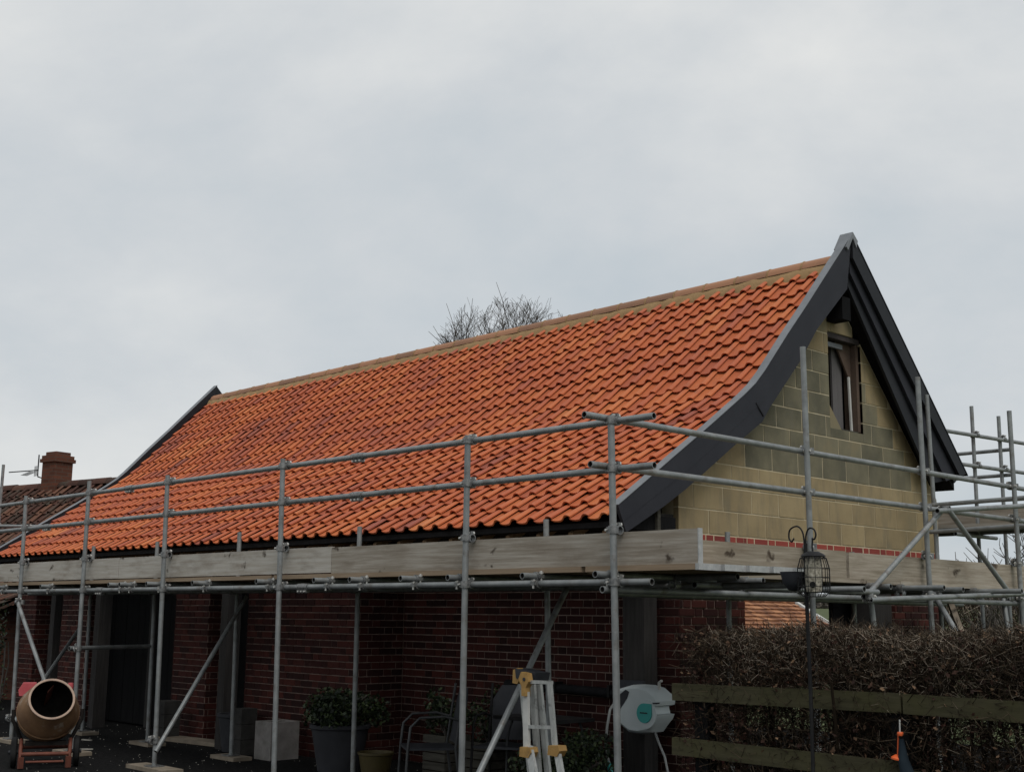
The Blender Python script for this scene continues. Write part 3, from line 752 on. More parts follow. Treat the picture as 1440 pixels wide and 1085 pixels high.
def barge_set(xo, front=True):
    sgn = 1 if front else -1
    a, b = xo - 0.032 * sgn, xo
    bl = MB(); strip_prism(bl, BT, lerp(BT, BB, 0.60), min(a, b), max(a, b))
    p = obj('barge_board', bl, 'barge', roof)
    b2 = MB(); strip_prism(b2, lerp(BT, BB, 0.603), BB, min(a, b) - 0.004, max(a, b) - 0.004)
    obj('barge_board', b2, 'barge', roof)
    # right hand rake: outer board, stepped inner board
    RT = [(5.24, 5.69), (6.3, 4.58), (7.53, 3.30)]; RB = [(5.24, 5.45), (6.22, 4.43), (7.40, 3.25)]
    b3 = MB(); strip_prism(b3, RT, lerp(RT, RB, 1.06), min(a, b) + 0.012, max(a, b) + 0.012)
    obj('barge_board', b3, 'barge_black', roof)
    RT2 = [(5.245, 5.47), (6.2, 4.46), (7.38, 3.26)]; RB2 = [(5.245, 5.30), (6.13, 4.34), (7.16, 3.19)]
    b4 = MB(); strip_prism(b4, RT2, lerp(RT2, RB2, 1.1), min(a, b) - 0.036, max(a, b) - 0.036)
    obj('barge_board', b4, 'barge', roof)
    RB3 = [(5.26, 5.14), (6.01, 4.21), (6.88, 3.14)]
    b5 = MB(); strip_prism(b5, lerp(RT2, RB2, 0.9), RB3, min(a, b) - 0.075, max(a, b) - 0.075)
    obj('barge_board', b5, 'barge_black', roof)
barge_set(-1.25)
jt = MB(); j0, j1, j2 = onx(1063, 566, -1.2485), onx(1074, 585, -1.2485), onx(1077, 592, -1.2485)
jt.bar(tuple(j0), tuple(j1), 0.012, 0.006, up=(1, 0, 0)); obj('board_joint', jt, 'felt', roof)
barge_set(-14.52, front=False)
def flashing(x0, x1, drop):
    up = [(y - 0.004, z + 0.006) for y, z in BT]
    lo = [(y - 0.001, z + 0.0015) for y, z in BT]
    mb = MB(); strip_prism(mb, up, lo, x0, x1)
    return obj('verge_flashing', mb, 'lead', roof)
flashing(-1.34, -1.243, 0.03)
flashing(-14.56, -14.43, 0.03)
# upstand under the flashing so that it does not float over the tiles
for x0, x1 in ((-1.337, -1.285), (-14.49, -14.435)):
    mb = MB(); strip_prism(mb, BT, lerp(BT, BB, 0.32), x0, x1); obj('verge_upstand', mb, 'barge_black', roof)
obj('right_flashing', MB().prism([(5.24, 5.71), (7.56, 3.29), (7.56, 3.275), (5.24, 5.695)], 'x', -1.40, -1.232), 'barge_black', roof)
cap = MB(); cap.prism([(5.10, 5.53), (5.235, 5.725), (5.33, 5.64), (5.30, 5.56), (5.235, 5.66), (5.13, 5.50)], 'x', -1.385, -1.226)
obj('apex_cap', cap, 'lead', roof)
# eave box and rafter end seen below the barge on the corner
obj('eave_box', MB().box(-1.62, -1.33, 1.62, 2.30, 2.34, 2.47), 'dark_timber', roof)
obj('soffit_board', MB().box(-1.50, -1.30, 2.02, 2.06, 2.35, 2.56), 'crate', roof)

# ================================================================== MAIN SCAFFOLD
sc = thing('scaffold', 'galvanised tube scaffold with grey timber toe boards around front and gable of the barn', 'scaffold', (-4.0, 0.0, G))
def tube(p0, p1, parent=sc, name='tube', r=0.02415):
    return obj(name, MB().hollow(p0, p1, r), ['tube', 'tube_dark'], parent, smooth=50)
cpl_cache = {}
AX = {'x': Vector((1, 0, 0)), 'y': Vector((0, 1, 0)), 'z': Vector((0, 0, 1))}
def coupler(p, a, b, off, parent=sc):
    """two half collars (round axis a at p, round axis b at p+off) joined by a block, with bolts"""
    off = Vector(off); key = (a, b, tuple(round(v, 3) for v in off))
    if key not in cpl_cache:
        mb = MB()
        for ax, c in ((AX[a], Vector((0, 0, 0))), (AX[b], off)):
            mb.lathe([(0.025, -0.026), (0.034, -0.026), (0.035, 0), (0.034, 0.026), (0.025, 0.026)], c, ax, 12)
            q = AX[a].cross(AX[b]).normalized(); side = ax.cross(q).normalized()
            e = c + side * 0.040
            mb.tube([e - q * 0.035, e + q * 0.04], 0.0085, 6, mi=1)
            mb.tube([e + q * 0.018, e + q * 0.034], 0.015, 6, mi=1)
            mb.bar(e - ax * 0.02, e + ax * 0.02, 0.024, 0.024, up=q)
        mb.bar(Vector((0, 0, 0)) + off * 0.25, off * 0.75, 0.04, 0.04, up=AX[a] if abs(off.normalized().dot(AX[a])) < 0.9 else AX[b])
        cpl_cache[key] = mb.mesh('coupler', ['coupler', 'bright'], smooth=40)
    return link('coupler', cpl_cache[key], p, parent)
def lean(top, low, zfoot):
    t, l = np.array(top), np.array(low)
    k = (zfoot - t[2]) / (l[2] - t[2])
    return tuple(t), tuple(t + (l - t) * k)
ZF = G + 0.05
outer = [(ony(37, 697, 0), ony(16, 1032, 0)), (ony(126, 676, 0), ony(102.5, 1037, 0)), (ony(236, 668, 0), ony(217, 1075, 0)),
         (ony(398, 645, 0), ony(385, 1085, 0)), (ony(658, 612, 0), ony(649, 1085, 0)), (ony(859, 584, 0), ony(869, 1085, 0)),
         (np.array([-11.75, 0, 3.02]), np.array([-11.7, 0, 0.1]))]
ZTOP, ZMID, ZLED = 2.94, 2.605, 1.834
feet = []
for t, l in outer:
    a, b = lean(t, l, ZF); tube(a, b, name='standard')
    feet.append(b)
    at = lambda z: tuple(np.array(a) + (np.array(b) - np.array(a)) * ((z - a[2]) / (b[2] - a[2])))
    obj('base_plate', MB().box(b[0] - 0.075, b[0] + 0.075, b[1] - 0.075, b[1] + 0.075, G + 0.042, G + 0.051), 'coupler', sc)
    for z in (ZTOP, ZMID, ZLED):
        coupler(at(z), 'z', 'x', (0, 0.05, 0))
    p = at(2.185); coupler(p, 'z', 'x', (0.0, 0.045, 0.0))
inner = [(ony(768, 730, 1.12), ony(771, 940, 1.12)), (ony(506, 740, 1.12), ony(496, 1085, 1.12)), (ony(337, 748, 1.12), ony(325, 1060, 1.12)),
         (np.array([-8.52, 1.12, 2.45]), ony(207.5, 1037, 1.12)), (np.array([-10.26, 1.12, 2.45]), ony(116, 1022, 1.12))]
ifeet = []
for t, l in inner:
    a, b = lean(t, l, ZF); tube(a, b, name='standard'); ifeet.append(b)
    obj('base_plate', MB().box(b[0] - 0.075, b[0] + 0.075, b[1] - 0.075, b[1] + 0.075, G + 0.042, G + 0.051), 'coupler', sc)
    coupler((a[0], a[1], ZLED), 'z', 'x', (0, -0.05, 0))
# ledgers and guard rails on the front
yl = 0.052
tube((-12.1, yl, ZLED), (-4.9, yl, ZLED), name='ledger')
tube((-5.2, yl + 0.0, ZLED + 0.0), (-0.86, yl, ZLED), name='ledger') if False else tube((-4.895, yl, ZLED), (-0.75, yl, ZLED), name='ledger')
tube((-0.9, yl - 0.002, ZLED + 0.05), (0.30, yl - 0.002, ZLED + 0.0), name='ledger') if False else tube((-0.745, yl, ZLED), (0.30, yl, ZLED), name='ledger')
tube((-12.1, 1.068, ZLED), (0.9, 1.068, ZLED), name='ledger')
for z in (ZTOP, ZMID):
    tube((-12.2, yl, z), (-9.3 if z == ZMID else -7.2, yl, z), name='guard_rail')
    tube((-9.295 if z == ZMID else -7.195, yl, z), (-3.0, yl, z), name='guard_rail')
    tube((-2.995, yl, z), (0.33, yl, z), name='guard_rail')
def sleeve(x, y, z, ax='x'):
    mb = MB(); d = AX[ax]; c = Vector((x, y, z))
    mb.lathe([(0.025, -0.085), (0.031, -0.085), (0.033, 0), (0.031, 0.085), (0.025, 0.085)], c, d, 12)
    s = d.cross(Vector((0, 0, 1)))
    for k in (-0.05, 0.0, 0.05):
        e = c + d * k + Vector((0, 0, -0.038)) - s * 0.0
        mb.tube([e - s * 0.03, e + s * 0.03], 0.009, 6, mi=1)
        mb.bar(e - d * 0.016, e + d * 0.016, 0.028, 0.026)
    return obj('sleeve_coupler', mb, ['coupler', 'bright'], sc, smooth=40)
for z in (ZTOP, ZMID): sleeve(-2.997, yl, z)
sleeve(-9.297, yl, ZMID); sleeve(-7.2, yl, ZTOP); sleeve(-3.75, yl, ZLED); sleeve(-7.75, yl, ZLED)
# transoms poking out towards the camera under the deck
for x in [-11.4, -10.42, -9.05, -7.2, -6.98, -6.33, -5.42, -4.28, -3.35, -2.86, -2.15, -1.62, -0.78, -0.06]:
    y0 = random.uniform(-0.13, -0.06)
    tube((x, y0, ZLED + 0.05), (x, 1.19, ZLED + 0.05), name='transom')
    coupler((x, yl, ZLED), 'x', 'y', (0, 0, 0.05))
# deck boards and toe boards
ZD = ZLED + 0.0755
def board(x0, x1, y0, y1, z0, z1, m, name, band='x'):
    mb = MB(); mb.box(x0, x1, y0, y1, z0, z1, random.random() * 0.6 + 0.2)
    o = obj(name, mb, m, sc)
    e = 0.002
    if band == 'x':
        obj('end_band', MB().box(x1 - 0.03, x1 + e, y0 - e, y1 + e, z0 - e, z1 + e), 'galv_edge', o)
    elif band == 'edge':
        obj('end_band', MB().box(x1 - 0.006, x1 + e, y0 - e, y1 + e, z0, z1 + e), 'galv_edge', o)
    return o
for k in range(5):
    y = 0.075 + k * 0.229
    xs = [-12.1, -8.2 + 0.25 * (k % 2), -4.3 + 0.3 * (k % 3), -0.35 - 0.15 * (k % 2), 0.70 + 0.03 * k]
    for a, b in zip(xs, xs[1:]):
        board(a + 0.024, b - 0.024, y, y + 0.225, ZD, ZD + 0.038, 'deck_edge', 'deck_board', 'x' if b > 0 else None)
ZB = ZD + 0.0385
for (a, b) in ((-12.1, -7.405), (-7.395, -3.39), (-3.38, 0.668)):
    dz = random.uniform(-0.004, 0.01)
    board(a, b, 0.084, 0.122, ZB + 0.002 + dz, ZB + 0.227 + dz, 'board_x', 'toe_board', 'edge' if b > 0 else None)
# braces, raking from the inner row to the feet of the outer row
def brace(p, q): return tube(p, q, name='brace')
def rake(top_px, foot_px, yb=1.07, yo=0.0):
    a, b = ony(*top_px, yb), ony(*foot_px, yo - 0.05)
    return brace(tuple(a), tuple(b))
rake((347, 838), (219, 1056)); rake((799, 823), (672, 1090)); rake((112, 883), (20, 1015))
s1 = ony(25, 846, -0.05); s1b = ony(88, 1030, -0.05); brace(tuple(s1), tuple(s1b))
b_ = feet[2]; coupler((b_[0], 0, 0.33), 'z', 'x', (0, -0.05, 0)); coupler((feet[0][0], 0, 0.32), 'z', 'x', (0, -0.05, 0)); coupler((feet[0][0], 0, 1.70), 'z', 'x', (0, -0.05, 0))
h0 = ony(106, 911, 0.0); h1 = ony(216, 908, 1.12)
tube((h0[0] - 0.05, -0.05, h0[2]), (h1[0], 1.07, h1[2]), name='transom'); coupler((-8.07, 0, h0[2]), 'z', 'y', (-0.05, 0, 0))

# gable side
xg = -0.052
gst = [(onx(1130, 488, 0), onx(1146, 870, 0)), (onx(1290, 530, 0), onx(1309, 800, 0)), (onx(1421, 578, 0), onx(1432, 760, 0))]
for t, l in gst:
    y = float(l[1]); a, b = (0, float(t[1]), float(t[2])), (0, y, ZF)
    a = (0, y - 0.03 + (float(t[1]) - y) * 0.6, float(t[2]))
    tube(a, b, name='standard')
    obj('base_plate', MB().box(-0.075, 0.075, y - 0.075, y + 0.075, G + 0.042, G + 0.051), 'coupler', sc)
    obj('sole_board', MB().box(-0.2, 0.2, y - 0.11, y + 0.11, G + 0.002, G + 0.0415), 'sole', sc)
    for z in (2.957, 2.622, ZLED): coupler((0, y, z), 'z', 'y', (-0.05, 0, 0))
    coupler((0, y, 2.18), 'z', 'y', (-0.045, 0, 0))
tube((xg, -0.23, 2.957), (xg, 4.75, 2.957), name='guard_rail')
tube((xg + 0.004, 4.70, 2.957), (xg, 6.75, 2.957), name='guard_rail') if False else tube((xg, 4.755, 2.957), (xg, 6.75, 2.957), name='guard_rail')
tube((xg, -0.17, 2.622), (xg, 6.55, 2.622), name='guard_rail')
tube((xg, -0.05, ZLED - 0.05), (xg, 3.25, ZLED - 0.05), name='ledger')
tube((xg, 3.255, ZLED - 0.05), (xg, 6.6, ZLED - 0.05), name='ledger')
tube((-1.05, 1.2, ZLED - 0.05), (-1.05, 6.9, ZLED - 0.05), name='ledger')
tube((0.10, 0.75, ZLED + 0.0), (0.10, 3.2, ZLED + 0.0), name='ledger')
# inner standards of the gable run
for px, py, y0 in ((1023, 745, 2.74), (1200, 778, 4.78)):
    tube((-1.1, y0, 2.36 if y0 < 3 else 2.27), (-1.1, y0, ZF), name='standard')
    obj('sole_board', MB().box(-1.3, -0.9, y0 - 0.1, y0 + 0.1, G + 0.002, G + 0.0485), 'sole', sc)
a = onx(1303, 555, -1.1); b = onx(1323, 790, -1.1)
tube(tuple(a), (-1.1, float(b[1]), ZF), name='standard')
for z in (2.85, 2.56):
    tube((-1.75 + 0.6, 6.45, z), (0.4, 6.62, z + 0.05), name='guard_rail')
# gable transoms, deck and toe boards
for y, xe in ((2.25, 0.55), (3.35, 0.14), (3.85, 0.36), (4.5, 0.2), (5.2, 0.42), (5.95, 0.2), (0.72, 0.5), (1.55, 0.12)):
    tube((-1.2, y, ZLED + 0.0 if y == 2.25 else ZLED + 0.05), (xe, y, ZLED + 0.0 if y == 2.25 else ZLED + 0.05), name='transom')
    coupler((xg, y, ZLED + 0.0), 'y', 'x', (0, 0, 0.05))
for k in range(5):
    x = -0.075 - (k + 1) * 0.229
    board(x, x + 0.225, 1.235, 3.9 + 0.2 * (k % 2), ZD + 0.001, ZD + 0.039, 'board_y', 'deck_board', None)
    board(x, x + 0.225, 3.905 + 0.2 * (k % 2), 6.7, ZD + 0.001, ZD + 0.039, 'board_y', 'deck_board', None)
board(-0.122, -0.084, 0.14, 3.03, ZB, ZB + 0.225, 'board_y', 'toe_board', None)
board(-0.122, -0.084, 3.075, 6.6, ZB - 0.006, ZB + 0.219, 'board_y', 'toe_board', None)
# truss like buttress on the gable side
apex = onx(1326, 716, 0.06)
L = onx(1218, 838, 0.06); Rr = onx(1412, 833, 0.06)
brace(tuple(apex), tuple(L)); brace(tuple(apex + np.array([0.05, 0, 0])), tuple(Rr + np.array([0.05, 0, 0])))
tube(tuple(onx(1224, 843, 0.11)), tuple(onx(1450, 834, 0.11)), name='ledger')
tube(tuple(onx(1318, 718, 0.11)), tuple(onx(1455, 710, 0.11)), name='guard_rail')
tube(tuple(onx(1224, 838, 0.04)), tuple(onx(1232, 905, 0.04)), name='brace')
tube(tuple(onx(1311, 832, -0.1)), tuple(onx(1346, 890, 0.3)), name='brace')
tube(tuple(onx(1410, 836, -0.1)), tuple(onx(1420, 900, 0.0)), name='brace')
wb = obj('timber_prop', MB().bar(tuple(onx(1333, 838, -0.3)), tuple(onx(1352, 890, 0.1)), 0.05, 0.05), 'sole', sc)
for p, a_, b_, of in (((0.06, float(apex[1]), float(apex[2])), 'y', 'x', (0.04, 0, 0)), ((0.06, float(L[1]), float(L[2])), 'y', 'z', (0.03, 0, 0)), ((0.06, float(Rr[1]), float(Rr[2])), 'y', 'z', (0.03, 0, 0))):
    coupler(p, a_, b_, of)

# ================================================================== REAR SCAFFOLD
rsx = thing('scaffold', 'higher scaffold behind the barn\'s rear eave with a raised board platform', 'scaffold', (-0.9, 7.9, G))
DR = 15.9
A, B = atd(1366, 571, DR), atd(1404, 585, DR + 0.3)
zr = lambda py: 1.6 + (873 - py) * DR / FPX
for P_ in (A, B):
    tube((P_[0], P_[1], P_[2]), (P_[0], P_[1], G), rsx, 'standard')
    for zz in (zr(617), zr(660)): coupler((P_[0], P_[1], zz), 'z', 'y', (0.05, 0, 0), rsx)
d = (B - A); d[2] = 0; dn = d / np.linalg.norm(d)
rightv = np.array([dn[1], -dn[0], 0])
off = rightv * 0.052
for zz in (zr(617), zr(660)):
    p = A - dn * 0.95 + off; q = B + dn * 0.55 + off
    tube((p[0], p[1], zz), (q[0], q[1], zz - 0.02), rsx, 'guard_rail')
zb = zr(749)
for zz in (zr(632), zr(668)):
    tube((B[0] + 0.1, B[1] + 0.05, zz), (B[0] - 3.2, B[1] + 0.05, zz), rsx, 'guard_rail')
    tube((A[0] + 0.9, A[1] - 0.05, zz - 0.7), (A[0] - 0.15, A[1] - 0.05, zz - 0.7), rsx, 'ledger')
for k in range(3):
    y = 8.0 + k * 0.24
    obj('deck_board', MB().box(-3.0, -0.35 + 0.05 * k, y, y + 0.225, zb, zb + 0.04, 0.4), 'board_x', rsx)
obj('toe_board', MB().box(-3.0, -0.30, 8.75, 8.79, zb + 0.045, zb + 0.26, 0.3), 'board_x', rsx)
obj('toe_board', MB().box(-0.42, -0.38, 8.0, 8.74, zb + 0.045, zb + 0.25, 0.5), 'rafter', rsx)
for y in (8.05, 8.65):
    tube((-3.0, y, zb - 0.03), (0.35, y, zb - 0.03), rsx, 'ledger')
for x in (-0.55, -1.6, -2.6):
    tube((x, 7.9, zb - 0.082), (x, 8.95, zb - 0.082), rsx, 'transom')
for x, y in ((-1.0, 8.9), (-0.5, 8.7)):
    tube((x, y, zb - 0.02), (x, y, G), rsx, 'standard')

# ================================================================== FAR LEFT SCAFFOLD RETURN
lsx = thing('scaffold', 'scaffold return at the far left end, tall pole with one rail before the old roof', 'scaffold', (-14.9, 1.6, G))
p = atd(5, 653, 20.5)
tube((p[0], p[1], p[2]), (p[0], p[1], G), lsx, 'standard')
q0 = atd(-30, 735, 20.3); q1 = atd(47, 741, 20.7)
tube((p[0] - 0.6, p[1] - 0.7, 2.93), (p[0] + 0.75, p[1] + 0.6, 2.93), lsx, 'guard_rail')
tube((p[0] - 0.62, p[1] - 0.75, 2.0), (p[0] + 0.2, p[1] + 0.1, 2.0), lsx, 'ledger')
p2 = atd(150, 671, 19.6)
p2 = (-14.85, 4.05, 4.12)
tube(p2, (p2[0], p2[1], G), lsx, 'standard')
coupler((p[0], p[1], 2.93), 'z', 'y', (0.05, 0, 0), lsx)

# ================================================================== OLD HOUSE BEHIND
hs = thing('house', 'old neighbouring house with weathered dark pantile roof and brick chimney', 'house', (-18.95, 4.8, G))
RY, RZ, EY = 4.80, 4.20, 2.2
hb = MB(); hb.prism([(EY + 0.35, G - 0.02), (7.2, G - 0.02), (7.2, 1.8), (RY, RZ - 0.17), (EY + 0.35, 1.8)], 'x', -27, -15.9)
obj('wall', hb, 'chimney', hs)
hroof = obj('roof', MB().prism([(EY, RZ - (RY - EY) * 0.95 - 0.06), (RY, RZ - 0.06), (7.6, RZ - 2.6), (7.6, RZ - 2.7), (RY, RZ - 0.16), (EY, RZ - (RY - EY) * 0.95 - 0.16)], 'x', -27.2, -15.6), 'old_tile', hs)
PT = 0.95
ang = math.atan(PT); ocache = {}
hp, hg = 0.25, 0.29
nr = int((RY - EY) / math.cos(ang) / hg)
rest = MB(); cand = []
for r in range(nr):
    y = EY + r * hg * math.cos(ang); z = RZ - 0.065 - (RY - y) * PT
    xx = -15.8
    while xx > -27:
        cand.append((xx, y, z + 0.03 * math.sin(xx * 0.9 + 1) * (r / nr))); xx -= hp
def vis_left(c):
    d_ = np.array(c) - CAMP; dd = d_ @ RC[:, 2]; px = 720 + d_ @ RC[:, 0] / dd * FPX; py = 542 + d_ @ RC[:, 1] / dd * FPX
    return -10 < px < 165 and py < 775
seen = [c for c in cand if vis_left(c)]; other = [c for c in cand if not vis_left(c)]
seen.sort(key=depth)
for i, c in enumerate(seen):
    rv = random.random(); rx = ang + random.uniform(-0.03, 0.03); rz = random.uniform(-0.03, 0.03)
    if i < 290:
        k = int(rv * 6)
        if k not in ocache:
            mb = MB(); tile_geo(mb, lambda p: p, (k + 0.5) / 6, hp, 0.37, 1.2); ocache[k] = mb.mesh('roof_tile', 'old_tile', smooth=50)
        o = link('roof_tile', ocache[k], c, hroof); o.rotation_euler = (rx, 0, rz)
    else: other.append(c)
for c in other:
    R_ = Matrix.Translation(c) @ Matrix.Rotation(ang, 4, 'X')
    tile_geo(rest, lambda p: tuple(R_ @ Vector(p)), random.random(), hp, 0.37, 1.2)
tag(obj('roof_tile_courses', rest, 'old_tile', hroof, smooth=50), kind='stuff')
hs.rotation_euler[2] = 0.2
hx = -15.7
while hx > -27:
    mb = MB(); zz = RZ - 0.09 + random.uniform(-0.012, 0.012)
    mb.prism([(RY + 0.13 * math.cos(math.pi * j / 8), zz + 0.13 * math.sin(math.pi * j / 8)) for j in range(9)], 'x', hx - 0.44, hx, random.random())
    obj('ridge_tile', mb, 'old_tile', hs, smooth=40); hx -= 0.45
cL, cR_ = ony(58, 660, RY), ony(97, 660, RY)
cxm = (float(cL[0]) + float(cR_[0])) / 2 + 0.47; cx0, cx1 = cxm - 0.215, cxm + 0.215; ct = float(ony(78, 640, RY)[2])
w_ = 0.215
cm = MB(); cm.box(cx0, cx1, RY - w_, RY + w_, RZ - 0.5, ct - 0.22)
ch = obj('chimney', cm, 'chimney', hs)
cc = MB(); cc.box(cx0 - 0.04, cx1 + 0.04, RY - w_ - 0.04, RY + w_ + 0.04, ct - 0.218, ct - 0.145)
cc.box(cx0 - 0.015, cx1 + 0.015, RY - w_ - 0.015, RY + w_ + 0.015, ct - 0.143, ct - 0.075)
cc.box(cx0 + 0.04, cx1 - 0.04, RY - w_ + 0.04, RY + w_ - 0.04, ct - 0.073, ct)
obj('chimney_cap', cc, 'chimney', ch)
aer = thing('tv_aerial', 'thin grey television aerial fixed to the side of the brick chimney', 'aerial', (cx0 - 0.1, RY - w_, ct - 0.6))
m0 = ony(54, 653, RY - w_); tipp = ony(16, 664, RY - w_)
ax_ = float(m0[0]); ay = RY - w_
obj('mast', MB().tube([(cx0 + 0.01, ay + 0.2, ct - 0.62), (ax_ + 0.02, ay, ct - 0.45), (ax_, ay, ct - 0.35), (ax_, ay, ct + 0.02)], 0.014, 6), 'iron', aer)
obj('boom', MB().tube([(ax_ + 0.02, ay, float(m0[2]) - 0.12), (float(tipp[0]), ay - 0.05, float(tipp[2]))], 0.012, 6), 'iron', aer)
for k in range(4):
    xx = ax_ - 0.02 - 0.05 * k
    obj('dipole', MB().tube([(xx, ay, float(m0[2]) - 0.02), (xx, ay, float(m0[2]) - 0.24)], 0.006, 5), 'iron', aer)
for k in range(8):
    xx = ax_ - 0.25 - 0.06 * k
    obj('director', MB().tube([(xx, ay - 0.09, float(m0[2]) - 0.14 - 0.006 * k), (xx, ay + 0.06, float(m0[2]) - 0.14 - 0.006 * k)], 0.005, 5), 'iron', aer)

# small tiled lean-to at the extreme left, under the scaffold
lt = thing('lean_to', 'small tiled lean-to with terracotta boarding at the extreme left edge', 'shed', (-16.2, 2.0, G))
p0 = atd(16, 838, 21.3); xe = float(p0[0])
rt = obj('roof', MB().prism([(p0[1] - 0.55, 1.46), (p0[1] + 0.25, 1.84), (p0[1] + 0.25, 1.80), (p0[1] - 0.55, 1.42)], 'x', xe - 1.6, xe), 'old_tile', lt)
for r in range(3):
    for c in range(6):
        k = random.choice(list(ocache))
        o = link('roof_tile', ocache[k], (xe - 0.02 - (c + 1) * 0.25, p0[1] - 0.57 + r * 0.26, 1.465 + r * 0.125), rt); o.rotation_euler = (math.atan(0.475), 0, 0)
for c in range(5):
    obj('boarding', MB().box(xe - 0.30 - c * 0.2, xe - 0.11 - c * 0.2, p0[1] - 0.40 + random.uniform(0, .01), p0[1] - 0.37, G + (0.85 if c == 0 else 0), 1.42), 'terracotta', lt)
obj('post', MB().box(xe - 0.09, xe - 0.02, p0[1] - 0.42, p0[1] - 0.34, G - 0.01, 1.44), 'oak', lt)

# ================================================================== OUTBUILDING SEEN THROUGH THE BAY
ob = thing('outbuilding', 'low outbuilding with mottled orange tiled roof and pale verge seen through open bay', 'outbuilding', (-14, 22, G))
oc = atd(1100, 838, 34.6)
ex = float(oc[0]); ey = float(oc[1])
v_up = np.array([ex, ey, float(oc[2])]); v_lo = atd(1172, 884, 33.5)
slope_dir = (v_lo - v_up); slope_dir = slope_dir / np.linalg.norm(slope_dir)
along = -np.array([0.687, 0.726, 0.0]) * 1.1 + np.array([0.7158, -0.6748, 0.0]) * 1.37; along /= np.linalg.norm(along)
up0 = v_up - slope_dir * 1.6; lo0 = v_lo + slope_dir * 0.6
nrm = np.cross(slope_dir, along); nrm = nrm / np.linalg.norm(nrm); nrm = nrm if nrm[2] > 0 else -nrm
mb = MB(); Lr = 9.0
c8 = [up0, lo0, lo0 + along * Lr, up0 + along * Lr]
mb.add([tuple(p) for p in c8] + [tuple(p - nrm * 0.12) for p in c8], [(0, 1, 2, 3), (4, 7, 6, 5), (0, 4, 5, 1), (1, 5, 6, 2), (2, 6, 7, 3), (3, 7, 4, 0)])
orf = obj('roof', mb, 'far_tile', ob)
rest = MB(); sl = float(np.linalg.norm(lo0 - up0)); nrw = int(sl / 0.19)
for r in range(nrw):
    for c in range(int(Lr / 0.17)):
        o_ = lo0 - slope_dir * (r * 0.19) + along * ((c + (r % 2) * 0.5) * 0.17)
        tl_ = 0.24
        hgt = 0.055
        a = o_ + nrm * hgt; b = o_ + along * 0.155 + nrm * (hgt + random.uniform(-.006, .006)); e = b - slope_dir * tl_ - nrm * 0.05; f_ = a - slope_dir * tl_ - nrm * 0.05
        rest.add([tuple(a), tuple(b), tuple(e), tuple(f_), tuple(a - nrm * 0.05), tuple(b - nrm * 0.05)], [(0, 1, 2, 3), (4, 5, 1, 0)], random.random())
tag(obj('roof_tile_courses', rest, 'far_tile', orf), kind='stuff')
vb = MB(); vb.bar(tuple(up0 + nrm * 0.03 - along * 0.09), tuple(lo0 + nrm * 0.05 - along * 0.09), 0.17, 0.07, up=tuple(nrm)); obj('verge', vb, 'white_trim', ob)
vb = MB(); vb.bar(tuple(up0 - nrm * 0.16 - along * 0.12), tuple(lo0 - nrm * 0.10 - along * 0.12), 0.08, 0.12, up=tuple(nrm)); obj('barge_board', vb, 'barge_black', ob)
wv = MB()
base = [up0, lo0, lo0 + along * Lr, up0 + along * Lr]
wv.add([(p[0], p[1], G - 0.05) for p in base] + [tuple(p - nrm * 0.13) for p in base], [(0, 1, 2, 3), (0, 4, 5, 1), (1, 5, 6, 2), (2, 6, 7, 3), (3, 7, 4, 0)])
obj('wall', wv, 'chimney', ob)

# ================================================================== PLANTS
def twig_cloud(n, pos_fn, dir_fn, len_rng, rad_rng, rnd_fn=None, sides=3):
    P0 = pos_fn(n); D = dir_fn(n); D /= np.linalg.norm(D, axis=1)[:, None]
    Lh = rng.uniform(*len_rng, n); R0 = rng.uniform(*rad_rng, n)
    ref = np.where(np.abs(D[:, 2:3]) > 0.9, np.array([[1.0, 0, 0]]), np.array([[0, 0, 1.0]]))
    U = np.cross(D, ref); U /= np.linalg.norm(U, axis=1)[:, None]; V = np.cross(D, U)
    vs_ = []
    for t, k in ((0.0, 1.0), (1.0, 0.45)):
        C = P0 + D * (Lh * t)[:, None]
        for j in range(sides):
            a = 2 * math.pi * j / sides
            vs_.append(C + (U * math.cos(a) + V * math.sin(a)) * (R0 * k)[:, None])
    A = np.stack(vs_, 1).reshape(-1, 3)
    base = np.arange(n) * (2 * sides)
    F = []
    for j in range(sides):
        F.append(np.stack([base + j, base + (j + 1) % sides, base + sides + (j + 1) % sides, base + sides + j], 1))
    F = np.stack(F, 1).reshape(-1, 4)
    rv = rng.random(n) if rnd_fn is None else rnd_fn(P0)
    return A, F, np.repeat(rv, sides)
def leaf_cloud(n, pos_fn, size, rnd_fn=None, aspect=0.6):
    P0 = pos_fn(n)
    D = rng.normal(size=(n, 3)); D /= np.linalg.norm(D, axis=1)[:, None]
    E = rng.normal(size=(n, 3)); E -= D * (E * D).sum(1)[:, None]; E /= np.linalg.norm(E, axis=1)[:, None]
    Nn = np.cross(D, E)
    s = rng.uniform(size[0], size[1], n)[:, None]
    q = [P0 - D * s, P0 - E * s * aspect + Nn * s * 0.2, P0 + D * s, P0 + E * s * aspect + Nn * s * 0.2]
    A = np.stack(q, 1).reshape(-1, 3)
    F = np.arange(n * 4).reshape(-1, 4)
    return A, F, (rng.random(n) if rnd_fn is None else rnd_fn(P0))
